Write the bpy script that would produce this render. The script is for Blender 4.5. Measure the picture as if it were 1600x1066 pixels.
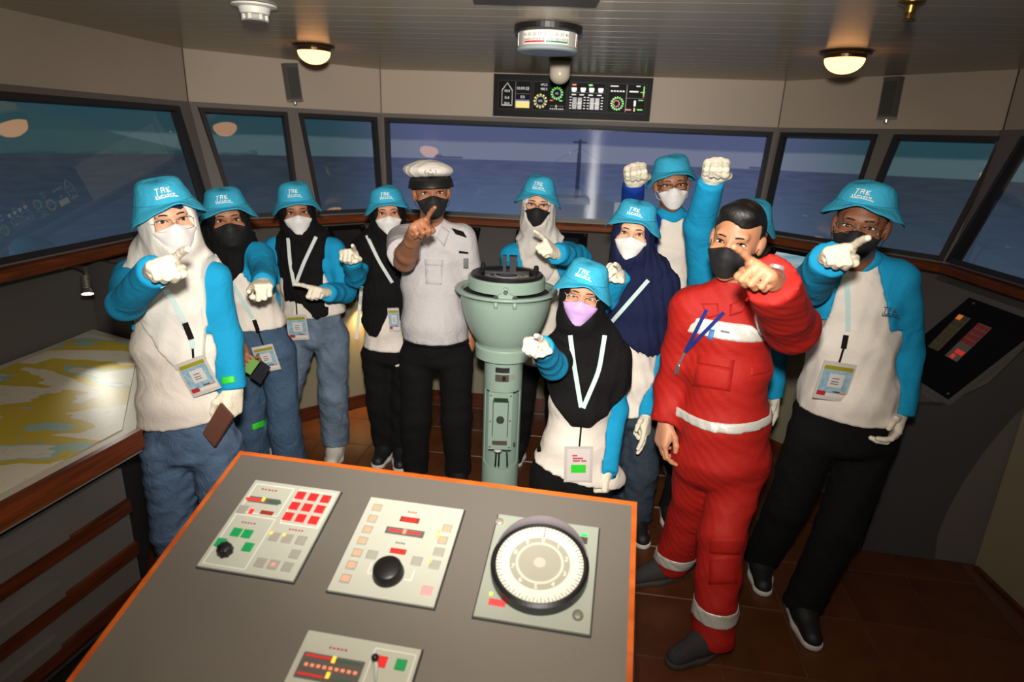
import bpy, bmesh, math
import numpy as np
from mathutils import Vector, Matrix
for o in list(bpy.data.objects): bpy.data.objects.remove(o)
SC = bpy.context.scene
COL = SC.collection
RNG = np.random.default_rng(7)
PI = math.pi
def A3(*v): return np.array(v, dtype=float)
def unit(v):
    v = np.asarray(v, float); return v/max(1e-12, np.linalg.norm(v))

# ------------------------------------------------------------------ camera
CAMH, FPX, PITCH, ROLL = 1.82, 975.0, .3155, .040
cF = A3(0, math.cos(PITCH), -math.sin(PITCH)); _u = A3(0, math.sin(PITCH), math.cos(PITCH)); _r = A3(1, 0, 0)
cR = math.cos(ROLL)*_r + math.sin(ROLL)*_u
cU = -math.sin(ROLL)*_r + math.cos(ROLL)*_u
cO = A3(0, 0, CAMH)
cam = bpy.data.cameras.new('camera'); camo = bpy.data.objects.new('camera', cam); COL.objects.link(camo)
cam.sensor_fit = 'HORIZONTAL'; cam.sensor_width = 36; cam.lens = FPX/1600*36; cam.clip_start = .02
camo.matrix_world = Matrix(((cR[0], cU[0], -cF[0], 0), (cR[1], cU[1], -cF[1], 0), (cR[2], cU[2], -cF[2], CAMH), (0, 0, 0, 1)))
cam.dof.use_dof = True; cam.dof.focus_distance = 2.35; cam.dof.aperture_fstop = 2.4
SC.camera = camo
# pixel -> direction, then a point at a known height / depth / plane
def ray(x, y): return cF + (x-800)/FPX*cR + (533-y)/FPX*cU
def atz(x, y, h): d = ray(x, y); return cO + d*((h-CAMH)/d[2])
def aty(x, y, dep): d = ray(x, y); return cO + d*(dep/d[1])
def atpl(x, y, P, n): d = ray(x, y); return cO + d*(((P-cO)@n)/(d@n))

# ------------------------------------------------------------------ light
w = bpy.data.worlds.new('world'); SC.world = w; w.use_nodes = True
w.node_tree.nodes['Background'].inputs[0].default_value = (.55, .62, .7, 1)
w.node_tree.nodes['Background'].inputs[1].default_value = .02
# the photographer's flash above the lens: bare head forward, with its spill up to the ceiling
for nm, en, sz, bl, dr in (('camera_flash', 325, 78, 1.0, (-.035, 1, -.24)), ('camera_flash_spill', 104, 128, .8, (-.04, 1, -.1)), ('camera_flash_bounce', 170, 90, 1.0, (0, 1, .75))):
    fl = bpy.data.lights.new(nm, 'SPOT'); flo = bpy.data.objects.new(nm, fl); COL.objects.link(flo)
    fl.energy = en; fl.spot_size = math.radians(sz); fl.spot_blend = bl; fl.shadow_soft_size = .045; fl.color = (1, .95, .88)
    flo.location = cO + cU*.17 - cF*.02
    flo.rotation_euler = Vector(dr).to_track_quat('-Z', 'Y').to_euler()
SC.view_settings.view_transform = 'Standard'; SC.view_settings.look = 'None'
SC.view_settings.exposure = 0; SC.view_settings.gamma = 1; SC.view_settings.use_curve_mapping = False

# ------------------------------------------------------------------ materials
MATS = {}
def lin(c):
    return tuple(((v/255)/12.92 if v/255 <= .04045 else ((v/255+.055)/1.055)**2.4) for v in c)
def mat(name, col, rough=.6, metal=0, bump=None, emit=None, estr=0, spec=.5, alpha=None, sheen=0, vary=None, aniso=0):
    """col: sRGB 0-255 of the surface itself; bump=(scale,strength,detail); vary=(scale,amount)"""
    if name in MATS: return MATS[name]
    m = bpy.data.materials.new(name); m.use_nodes = True; MATS[name] = m
    nt = m.node_tree; b = nt.nodes['Principled BSDF']
    c = (*lin(col), 1)
    b.inputs['Base Color'].default_value = c
    b.inputs['Roughness'].default_value = rough; b.inputs['Metallic'].default_value = metal
    b.inputs['Specular IOR Level'].default_value = spec
    if sheen: b.inputs['Sheen Weight'].default_value = sheen
    tc = nt.nodes.new('ShaderNodeTexCoord')
    if bump:
        n = nt.nodes.new('ShaderNodeTexNoise'); n.inputs['Scale'].default_value = bump[0]; n.inputs['Detail'].default_value = bump[2] if len(bump) > 2 else 3
        nt.links.new(tc.outputs['Object'], n.inputs['Vector'])
        bp = nt.nodes.new('ShaderNodeBump'); bp.inputs['Strength'].default_value = bump[1]; bp.inputs['Distance'].default_value = .01
        nt.links.new(n.outputs['Fac'], bp.inputs['Height']); nt.links.new(bp.outputs['Normal'], b.inputs['Normal'])
    if vary:
        n = nt.nodes.new('ShaderNodeTexNoise'); n.inputs['Scale'].default_value = vary[0]; n.inputs['Detail'].default_value = 5
        nt.links.new(tc.outputs['Object'], n.inputs['Vector'])
        mx = nt.nodes.new('ShaderNodeMix'); mx.data_type = 'RGBA'
        lo = tuple(x*(1-vary[1]) for x in c[:3])+(1,); hi = tuple(min(1, x*(1+vary[1])) for x in c[:3])+(1,)
        mx.inputs[6].default_value = lo; mx.inputs[7].default_value = hi
        mr = nt.nodes.new('ShaderNodeMapRange'); mr.inputs[1].default_value = .3; mr.inputs[2].default_value = .7
        nt.links.new(n.outputs['Fac'], mr.inputs[0]); nt.links.new(mr.outputs[0], mx.inputs[0]); nt.links.new(mx.outputs[2], b.inputs['Base Color'])
    if emit:
        b.inputs['Emission Color'].default_value = (*lin(emit), 1); b.inputs['Emission Strength'].default_value = estr
    return m
class E:
    """node maths with operators"""
    def __init__(s, nt, k): s.nt, s.k = nt, k
    def op(s, o, *a):
        n = s.nt.nodes.new('ShaderNodeMath'); n.operation = o
        for i, v in enumerate((s,)+a):
            if isinstance(v, E): s.nt.links.new(v.k, n.inputs[i])
            else: n.inputs[i].default_value = v
        return E(s.nt, n.outputs[0])
    def __add__(s, b): return s.op('ADD', b)
    def __sub__(s, b): return s.op('SUBTRACT', b)
    def __mul__(s, b): return s.op('MULTIPLY', b)
    def __neg__(s): return s*-1
    def abs(s): return s.op('ABSOLUTE')
    def gt(s, b): return s.op('GREATER_THAN', b)
    def lt(s, b): return s.op('LESS_THAN', b)
    def mn(s, b): return s.op('MINIMUM', b)
    def mx(s, b): return s.op('MAXIMUM', b)
    def ss(s, a, b):
        n = s.nt.nodes.new('ShaderNodeMapRange'); n.interpolation_type = 'SMOOTHSTEP'
        s.nt.links.new(s.k, n.inputs[0]); n.inputs[1].default_value = a; n.inputs[2].default_value = b
        return E(s.nt, n.outputs[0])
def mixc(nt, f, a, b):
    n = nt.nodes.new('ShaderNodeMix'); n.data_type = 'RGBA'
    for i, v in ((0, f), (6, a), (7, b)):
        if isinstance(v, E): nt.links.new(v.k, n.inputs[i])
        elif i == 0: n.inputs[0].default_value = v
        else: n.inputs[i].default_value = (*lin(v), 1)
    return E(nt, n.outputs[2])
def noise(nt, vec, scale, detail=3, dist=0):
    n = nt.nodes.new('ShaderNodeTexNoise'); n.inputs['Scale'].default_value = scale; n.inputs['Detail'].default_value = detail; n.inputs['Distortion'].default_value = dist
    nt.links.new(vec, n.inputs['Vector']); return E(nt, n.outputs['Fac'])

# ------------------------------------------------------------------ object helpers
def props(o, label=None, cat=None, group=None, kind=None):
    if label: o['label'] = label
    if cat: o['category'] = cat
    if group: o['group'] = group
    if kind: o['kind'] = kind
    return o
def root(name, loc, label=None, cat=None, group=None, kind=None):
    o = bpy.data.objects.new(name, None); COL.objects.link(o); o.location = [float(x) for x in loc]; o.empty_display_size = .1
    o['_b'] = [float(x) for x in loc]
    return props(o, label, cat, group, kind)
def base(o):
    return np.array(o['_b']) if '_b' in o else np.zeros(3)
def meshdata(name, V, Fc, mats, smooth=False, mi=None):
    me = bpy.data.meshes.new(name)
    me.from_pydata([tuple(v) for v in np.asarray(V, float)], [], [tuple(int(i) for i in f) for f in Fc])
    for m in (mats if isinstance(mats, (list, tuple)) else [mats]): me.materials.append(m)
    if smooth: me.polygons.foreach_set('use_smooth', [True]*len(me.polygons))
    if mi is not None: me.polygons.foreach_set('material_index', [int(x) for x in mi])
    me.update(); return me
def add(name, V, Fc, m, parent=None, smooth=False, mi=None, **k):
    """one mesh object from world-space vertices"""
    b = base(parent) if parent is not None else np.zeros(3)
    o = bpy.data.objects.new(name, meshdata(name, np.asarray(V, float)-b, Fc, m, smooth, mi)); COL.objects.link(o)
    if parent is not None: o.parent = parent; o['_b'] = [float(x) for x in b]
    return props(o, **k)
class MB:
    def __init__(s): s.V = []; s.F = []; s.n = 0
    def put(s, V, Fc):
        s.V += [A3(*v) for v in V]; s.F += [tuple(i+s.n for i in f) for f in Fc]; s.n = len(s.V); return s
    def box(s, c, ax, hs):
        """c centre, ax three unit axes, hs half sizes"""
        c = np.asarray(c, float); V = [c+ax[0]*hs[0]*i+ax[1]*hs[1]*j+ax[2]*hs[2]*k for k in (-1, 1) for j in (-1, 1) for i in (-1, 1)]
        Fc = [(0, 2, 3, 1), (4, 5, 7, 6), (0, 1, 5, 4), (2, 6, 7, 3), (0, 4, 6, 2), (1, 3, 7, 5)]
        if np.cross(ax[0], ax[1])@ax[2] < 0: Fc = [f[::-1] for f in Fc]
        return s.put(V, Fc)
    def prism(s, P, d):
        """polygon P (n,3) extruded by vector d"""
        P = [np.asarray(p, float) for p in P]; n = len(P); d = np.asarray(d, float)
        nn = np.zeros(3)
        for i in range(n): nn += np.cross(P[i]-P[0], P[(i+1) % n]-P[0])
        if nn@d > 0: P = P[::-1]
        V = P+[p+d for p in P]
        return s.put(V, [tuple(range(n)), tuple(range(2*n-1, n-1, -1))]+[(i, i+n, (i+1) % n+n, (i+1) % n) for i in range(n)])
    def lathe(s, prof, c, ax, n=32, sx=1, sy=1, fn=None, closed=False):
        """prof [(r,z)], axes ax (x,y,z)"""
        V = []; m = len(prof)
        for r, z in prof:
            for k in range(n):
                t = 2*PI*k/n; p = A3(r*math.cos(t)*sx, r*math.sin(t)*sy, z)
                if fn: p = fn(p, t, r, z)
                V.append(np.asarray(c)+ax[0]*p[0]+ax[1]*p[1]+ax[2]*p[2])
        Fc = []
        for i in range(m-1 if not closed else m):
            for k in range(n):
                a, b = i*n+k, i*n+(k+1) % n; i2 = (i+1) % m
                Fc.append((a, b, i2*n+(k+1) % n, i2*n+k))
        if not closed:
            Fc.append(tuple(range(n-1, -1, -1))); Fc.append(tuple(range((m-1)*n, m*n)))
        return s.put(V, Fc)
    def tube(s, P, r, n=8, closed=False):
        P = [np.asarray(p, float) for p in P]; m = len(P); V = []; up = None
        rr = r if isinstance(r, (list, tuple, np.ndarray)) else [r]*m
        for i in range(m):
            t = unit(P[(i+1) % m]-P[i-1]) if closed else unit(P[min(i+1, m-1)]-P[max(i-1, 0)])
            if up is None: up = unit(np.cross(t, A3(.31, .2, .93)))
            up = unit(up-t*(up@t)); v = np.cross(t, up)
            V += [P[i]+(up*math.cos(2*PI*k/n)+v*math.sin(2*PI*k/n))*rr[i] for k in range(n)]
        Fc = []
        for i in range(m if closed else m-1):
            for k in range(n):
                j = (i+1) % m; Fc.append((i*n+k, i*n+(k+1) % n, j*n+(k+1) % n, j*n+k))
        if not closed: Fc += [tuple(range(n-1, -1, -1)), tuple(range((m-1)*n, m*n))]
        return s.put(V, Fc)
    def ribbon(s, P, side, w, th):
        """flat strap through points P, side vectors, half width w, thickness th along cross"""
        n0 = s.n; m = len(P); V = []
        for i in range(m):
            t = unit(P[min(i+1, m-1)]-P[max(i-1, 0)]); sd = side[i]-t*(side[i]@t); sd = unit(sd); nn = np.cross(t, sd)
            V += [P[i]-sd*w-nn*th, P[i]+sd*w-nn*th, P[i]+sd*w+nn*th, P[i]-sd*w+nn*th]
        Fc = [(0, 3, 2, 1), ((m-1)*4, (m-1)*4+1, (m-1)*4+2, (m-1)*4+3)]
        for i in range(m-1):
            for k in range(4): Fc.append((i*4+k, i*4+(k+1) % 4, i*4+4+(k+1) % 4, i*4+4+k))
        return s.put(V, Fc)
    def build(s, name, m, parent=None, smooth=False, mi=None, **k): return add(name, s.V, s.F, m, parent, smooth, mi, **k)
XA, YA, ZA = A3(1, 0, 0), A3(0, 1, 0), A3(0, 0, 1)
WORLD = (XA, YA, ZA)
def frame_from(z, xh=XA):
    z = unit(z); x = unit(np.asarray(xh)-z*(np.asarray(xh)@z)); return (x, np.cross(z, x), z)
_txt = {}
def text_mesh(body, size):
    """flat lettering: list of 2-D vertices and faces, centred"""
    if (body, size) in _txt: return _txt[(body, size)]
    cu = bpy.data.curves.new('t', 'FONT'); cu.body = body; cu.size = size; cu.align_x = 'CENTER'; cu.align_y = 'CENTER'; cu.resolution_u = 2
    o = bpy.data.objects.new('t', cu); COL.objects.link(o); dg = bpy.context.evaluated_depsgraph_get()
    me = o.evaluated_get(dg).to_mesh(); V = [(v.co.x, v.co.y) for v in me.vertices]; Fc = [tuple(p.vertices) for p in me.polygons]
    o.evaluated_get(dg).to_mesh_clear(); bpy.data.objects.remove(o); bpy.data.curves.remove(cu)
    _txt[(body, size)] = (V, Fc); return V, Fc
def put_text(mb, body, size, c, ax):
    V, Fc = text_mesh(body, size); mb.put([np.asarray(c)+ax[0]*x+ax[1]*y for x, y in V], Fc)
def copy_tree(o, off, parent=None):
    c = o.copy(); COL.objects.link(c)
    if parent is None: c.location = [o.location[i]+off[i] for i in range(3)]
    else: c.parent = parent
    for ch in list(o.children): copy_tree(ch, off, c)
    return c
# ------------------------------------------------------------------ room shell
ZC, ZB, ZR = 2.238, 1.944, 1.262        # ceiling, top of window band, top of wood rail
UP = [A3(-2.75, -2.6, 0), A3(-1.979, 3.939, 0), A3(-1.003, 4.751, 0), A3(1.722, 4.433, 0), A3(2.473, 3.407, 0), A3(2.30, -2.6, 0)]
LO = [A3(-2.60, -2.6, 0), A3(-1.829, 3.864, 0), A3(-.952, 4.592, 0), A3(1.624, 4.293, 0), A3(2.324, 3.332, 0), A3(2.16, -2.6, 0)]
NAMES = ['left', 'front_left', 'front', 'front_right', 'right']
def z3(p, z): return A3(p[0], p[1], z)
M_wall = mat('wall_panel_cream', (184, 168, 150), .55, vary=(1.5, .04))
M_low = mat('wall_panel_grey', (88, 85, 82), .55, vary=(2, .05))
M_band = mat('window_band_grey', (112, 106, 102), .5)
M_frame = mat('window_frame_dark', (38, 37, 38), .45)
M_seam = mat('seam_dark', (60, 52, 48), .7)
M_wood = None
def wood(name, a, b, sc=1.0, rough=.35):
    m = bpy.data.materials.new(name); m.use_nodes = True; nt = m.node_tree; bs = nt.nodes['Principled BSDF']
    tc = nt.nodes.new('ShaderNodeTexCoord'); mp = nt.nodes.new('ShaderNodeMapping'); mp.inputs['Scale'].default_value = (3*sc, 3*sc, 45*sc)
    nt.links.new(tc.outputs['Object'], mp.inputs['Vector'])
    n = noise(nt, mp.outputs['Vector'], 1.5, 4, .6).ss(.3, .7)
    nt.links.new(mixc(nt, n, a, b).k, bs.inputs['Base Color']); bs.inputs['Roughness'].default_value = rough
    return m
M_wood = wood('rail_wood', (88, 42, 20), (126, 62, 28))
M_wood2 = wood('drawer_wood', (62, 28, 14), (94, 44, 20))
# floor slab and tiles
add('floor', [(-3, -2.7, 0), (2.8, -2.7, 0), (2.8, 5, 0), (-3, 5, 0), (-3, -2.7, -.1), (2.8, -2.7, -.1), (2.8, 5, -.1), (-3, 5, -.1)],
    [(0, 1, 2, 3), (7, 6, 5, 4), (0, 4, 5, 1), (1, 5, 6, 2), (2, 6, 7, 3), (3, 7, 4, 0)], mat('grout', (88, 58, 38), .8), kind='structure')
FLOOR = bpy.data.objects['floor']
def tile_mat():
    m = bpy.data.materials.new('floor_tile_terracotta'); m.use_nodes = True; nt = m.node_tree; bs = nt.nodes['Principled BSDF']
    g = nt.nodes.new('ShaderNodeNewGeometry'); oi = nt.nodes.new('ShaderNodeObjectInfo')
    n = noise(nt, g.outputs['Position'], 9, 5, .4).ss(.25, .75)
    r = E(nt, oi.outputs['Random'])
    c = mixc(nt, n*.6+r*.4, (70, 38, 18), (96, 54, 27))
    nt.links.new(c.k, bs.inputs['Base Color']); bs.inputs['Roughness'].default_value = .38
    bp = nt.nodes.new('ShaderNodeBump'); bp.inputs['Strength'].default_value = .12; bp.inputs['Distance'].default_value = .003
    nt.links.new(noise(nt, g.outputs['Position'], 60, 2).k, bp.inputs['Height']); nt.links.new(bp.outputs[0], bs.inputs['Normal'])
    return m
ta = math.radians(-7.4); tx = A3(math.cos(ta), math.sin(ta), 0); ty = A3(-math.sin(ta), math.cos(ta), 0)
TW, TH = .307, .341; T0 = A3(1.164, 2.114, 0)
tb = MB()
g = .0022; hb = .004
cs = [(-TW/2+g, -TH/2+g), (TW/2-g, -TH/2+g), (TW/2-g, TH/2-g), (-TW/2+g, TH/2-g)]
tV = [tx*x+ty*y for x, y in cs]+[tx*x*.985+ty*y*.985+A3(0, 0, hb) for x, y in cs]
tme = meshdata('floor_tile', tV, [(4, 5, 6, 7), (0, 1, 5, 4), (1, 2, 6, 5), (2, 3, 7, 6), (3, 0, 4, 7)], tile_mat())
for i in range(-9, 5):
    for j in range(-5, 8):
        c = T0+tx*(i+.5)*TW+ty*(j+.5)*TH
        if not (-1.75 < c[0] < 2.2 and .55 < c[1] < 4.45): continue
        o = bpy.data.objects.new('floor_tile', tme); COL.objects.link(o); o.location = c; o.parent = FLOOR
# ceiling of narrow strips
add('ceiling', [(-3, -2.7, ZC+.012), (2.8, -2.7, ZC+.012), (2.8, 5, ZC+.012), (-3, 5, ZC+.012), (-3, -2.7, ZC+.1), (2.8, -2.7, ZC+.1), (2.8, 5, ZC+.1), (-3, 5, ZC+.1)],
    [(3, 2, 1, 0), (4, 5, 6, 7), (1, 5, 4, 0), (2, 6, 5, 1), (3, 7, 6, 2), (0, 4, 7, 3)], mat('ceiling_gap', (128, 116, 100), .8), kind='structure')
CEIL = bpy.data.objects['ceiling']
def ceil_mat():
    m = bpy.data.materials.new('ceiling_panel_satin'); m.use_nodes = True; nt = m.node_tree; bs = nt.nodes['Principled BSDF']
    bs.inputs['Base Color'].default_value = (*lin((204, 186, 158)), 1); bs.inputs['Roughness'].default_value = .25
    bs.inputs['Specular IOR Level'].default_value = .7
    bs.inputs['Anisotropic'].default_value = .9; bs.inputs['Anisotropic Rotation'].default_value = 0
    v = nt.nodes.new('ShaderNodeCombineXYZ'); v.inputs[0].default_value = ty[0]; v.inputs[1].default_value = ty[1]
    nt.links.new(v.outputs[0], bs.inputs['Tangent']); return m
M_ceil = ceil_mat()
SW = .142
cV = [tx*x+ty*y+A3(0, 0, z) for z in (0, .012) for x, y in ((-2.75, -SW/2+.0008), (2.75, -SW/2+.0008), (2.75, SW/2-.0008), (-2.75, SW/2-.0008))]
cme = meshdata('ceiling_strip', cV, [(3, 2, 1, 0), (4, 5, 6, 7), (0, 1, 5, 4), (1, 2, 6, 5), (2, 3, 7, 6), (3, 0, 4, 7)], M_ceil)
for j in range(-29, 24):
    c = A3(-.1, 2.04, ZC)+ty*j*SW
    o = bpy.data.objects.new('ceiling_strip', cme); COL.objects.link(o); o.location = c; o.parent = CEIL
# walls: lower panel, upper panel and the tilted window band of every facet
def wallbox(mb, a, b, z0, z1, a2=None, b2=None, th=.06):
    """slab from a..b at z0 to a2..b2 at z1, thickness outward"""
    a2 = a if a2 is None else a2; b2 = b if b2 is None else b2
    n = unit(np.cross(unit(b-a), ZA)); n = -n
    P = [z3(a, z0), z3(b, z0), z3(b2, z1), z3(a2, z1)]
    mb.prism(P, n*th)
wn = 1; tn = 1
LOWL = [A3(-2.741, -2.6, 0), A3(-1.984, 3.735, 0)]      # foot line of the port wall, behind the rail
def inplane(i):
    """tilted window plane of facet i: origin, u axis, v axis, normal"""
    o = z3(LO[i], ZR); u = unit(LO[i+1]-LO[i]); up2 = z3(UP[i], ZB)
    n = unit(np.cross(u, z3(UP[i+1], ZB)-z3(LO[i], ZR))); v = np.cross(n, u)
    if v[2] < 0: v = -v; n = -n
    return o, u, v, n
def glass_mat():
    m = bpy.data.materials.new('window_glass'); m.use_nodes = True; nt = m.node_tree; nt.nodes.clear()
    out = nt.nodes.new('ShaderNodeOutputMaterial'); mx = nt.nodes.new('ShaderNodeMixShader')
    t = nt.nodes.new('ShaderNodeBsdfTransparent'); t.inputs[0].default_value = (.92, .95, .95, 1)
    gl = nt.nodes.new('ShaderNodeBsdfGlossy'); gl.inputs['Roughness'].default_value = .015
    mx.inputs[0].default_value = .085
    nt.links.new(t.outputs[0], mx.inputs[1]); nt.links.new(gl.outputs[0], mx.inputs[2]); nt.links.new(mx.outputs[0], out.inputs[0])
    return m
M_glass = glass_mat()
# windows per facet: glass edges as two pixels each (left edge, right edge), None = past the frame
WIN = {0: [(None, ((273, 173), (310, 293)))],
       1: [(((318, 176.5), (357, 293)), ((442, 182), (455, 279))), (((473, 187), (492, 281)), ((583, 190), (589, 281)))],
       2: [(((607, 195), (611, 284)), ((1201, 209.5), (1182, 304)))],
       3: [(((1226, 213.5), (1208, 300)), ((1365, 215), (1337, 300))), (((1405, 217), (1370, 300)), ((1566, 218), (1522, 300)))],
       4: [(((1606, 220), (1556, 300)), None)]}
for i in range(5):
    a, b = LO[i], LO[i+1]; A, B = UP[i], UP[i+1]
    W = MB()
    if i == 0: wallbox(W, LOWL[0], LOWL[1], -.02, ZR-.055)
    elif i == 1: wallbox(W, LOWL[1], b, -.02, ZR)
    else: wallbox(W, a, b, -.02, ZR)
    wallbox(W, A, B, ZB, ZC+.05)
    wo = W.build('wall_'+NAMES[i], [M_low, M_wall], kind='structure')
    wo.data.polygons.foreach_set('material_index', [0]*6+[1]*6)
    o, u, v, n = inplane(i)
    Lf = np.linalg.norm(b-a); vt = (z3(A, ZB)-o)@v
    uA = (z3(A, ZB)-o)@u; uB = (z3(B, ZB)-o)@u
    if n@(cO-o) < 0: n = -n
    fw = .026                     # frame width
    g0, g1 = .035, vt-.055        # glass bottom / top in plane
    lines = []
    def uvline(e):
        q = [atpl(*p, o, n)-o for p in e]; (u0, v0), (u1, v1) = [(k@u, k@v) for k in q]
        s = (u1-u0)/(v1-v0); return lambda vv: u0+s*(vv-v0)
    wall_l = (lambda vv: uA*vv/vt); wall_r = (lambda vv: Lf+(uB-Lf)*vv/vt)
    P3 = lambda uu, vv, d=0: o+u*uu+v*vv+n*d
    prev = wall_l
    for (le, re) in WIN[i]:
        fl_ = uvline(le) if le else (lambda vv: .35)
        fr_ = uvline(re) if re else (lambda vv: Lf-.9)
        wr = root('window_%d' % wn, P3((fl_(0)+fr_(0))/2, g0), kind='structure')
        gl_ = [P3(fl_(g0), g0), P3(fr_(g0), g0), P3(fr_(g1), g1), P3(fl_(g1), g1)]
        add('pane', gl_, [(0, 1, 2, 3)] if np.cross(gl_[1]-gl_[0], gl_[2]-gl_[0])@n > 0 else [(3, 2, 1, 0)], M_glass, wr)
        for nm, q in (('frame_side', [(fl_(g0-.0)-fw, g0-fw), (fl_(g0), g0-fw), (fl_(g1), g1+fw), (fl_(g1)-fw, g1+fw)]),
                      ('frame_side', [(fr_(g0), g0-fw), (fr_(g0)+fw, g0-fw), (fr_(g1)+fw, g1+fw), (fr_(g1), g1+fw)]),
                      ('frame_head', [(fl_(g1), g1), (fr_(g1), g1), (fr_(g1), g1+fw), (fl_(g1), g1+fw)]),
                      ('frame_sill', [(fl_(g0), g0-fw), (fr_(g0), g0-fw), (fr_(g0), g0), (fl_(g0), g0)])):
            m = MB(); m.prism([P3(x, y, -.03) for x, y in q], n*.052); m.build(nm, M_frame, wr)
        # grey mullion between this window and the one before
        t = MB(); lo = lambda vv, f=fl_: f(vv)-fw
        t.prism([P3(prev(0), -.01, -.05), P3(lo(0), -.01, -.05), P3(lo(vt), vt+.004, -.05), P3(prev(vt), vt+.004, -.05)], n*.058)
        t.build('trim_%d' % tn, M_band, kind='structure'); tn += 1
        # strip above and below the glass
        t = MB()
        t.prism([P3(fl_(g1)-fw, g1+fw, -.05), P3(fr_(g1)+fw, g1+fw, -.05), P3(fr_(vt)+fw, vt+.004, -.05), P3(fl_(vt)-fw, vt+.004, -.05)], n*.058)
        t.prism([P3(fl_(0)-fw, -.01, -.05), P3(fr_(0)+fw, -.01, -.05), P3(fr_(g0)+fw, g0-fw, -.05), P3(fl_(g0)-fw, g0-fw, -.05)], n*.058)
        t.build('trim_%d' % tn, M_band, kind='structure'); tn += 1
        prev = (lambda vv, f=fr_: f(vv)+fw); wn += 1
    t = MB(); t.prism([P3(prev(0), -.01, -.05), P3(wall_r(0), -.01, -.05), P3(wall_r(vt), vt+.004, -.05), P3(prev(vt), vt+.004, -.05)], n*.058)
    t.build('trim_%d' % tn, M_band, kind='structure'); tn += 1
    # wood rail along the sill and the little ledge under it
    nin = unit(np.cross(u, ZA)); nin = nin if nin@(A3(0, 2, 0)-a) > 0 else -nin
    t = MB(); L = LO[i]; Rr = LO[i+1]
    def off(k, d):
        p = LO[k]; e = []
        for s in (k-1, k):
            if 0 <= s < 5:
                q = unit(LO[s+1]-LO[s]); e.append(A3(q[1], -q[0], 0))
        mm = unit(sum(e)); return p+mm*d/(mm@e[0])
    prof = [(-.01, ZR-.05), (.045, ZR-.05), (.06, ZR-.04), (.062, ZR-.012), (.05, ZR), (-.01, ZR+.004)]
    VV = [z3(off(i, d), z) for d, z in prof]+[z3(off(i+1, d), z) for d, z in prof]; k = len(prof)
    t.put(VV, [tuple(range(k)), tuple(range(2*k-1, k-1, -1))]+[(q, q+k, (q+1) % k+k, (q+1) % k) for q in range(k)])
    bm_ = t.build('trim_%d' % tn, M_wood, kind='structure'); tn += 1
t = MB(); t.prism([z3(LO[0], ZR-.056), z3(LO[1], ZR-.056), z3(LOWL[1]+A3(-.02, .0, 0), ZR-.056), z3(LOWL[0]+A3(-.02, 0, 0), ZR-.056)], A3(0, 0, .03)); t.build('trim_%d' % tn, M_band, kind='structure'); tn += 1
# panel joints of the upper wall and room back
b = MB(); wallbox(b, A3(2.4, -2.6, 0), A3(-2.85, -2.6, 0), -.02, ZC+.05); b.build('wall_back', M_wall, kind='structure')
for i, k in ((1, 1), (2, 1), (3, 1), (4, 1)):
    p = UP[i]; q = unit(A3(0, 2, 0)-p); s = unit(np.cross(q, ZA))
    MB().box(z3(p, (ZB+ZC)/2)+q*.0015, (s, q, ZA), (.0028, .003, (ZC-ZB)/2)).build('trim_%d' % tn, M_seam, kind='structure'); tn += 1
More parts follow.
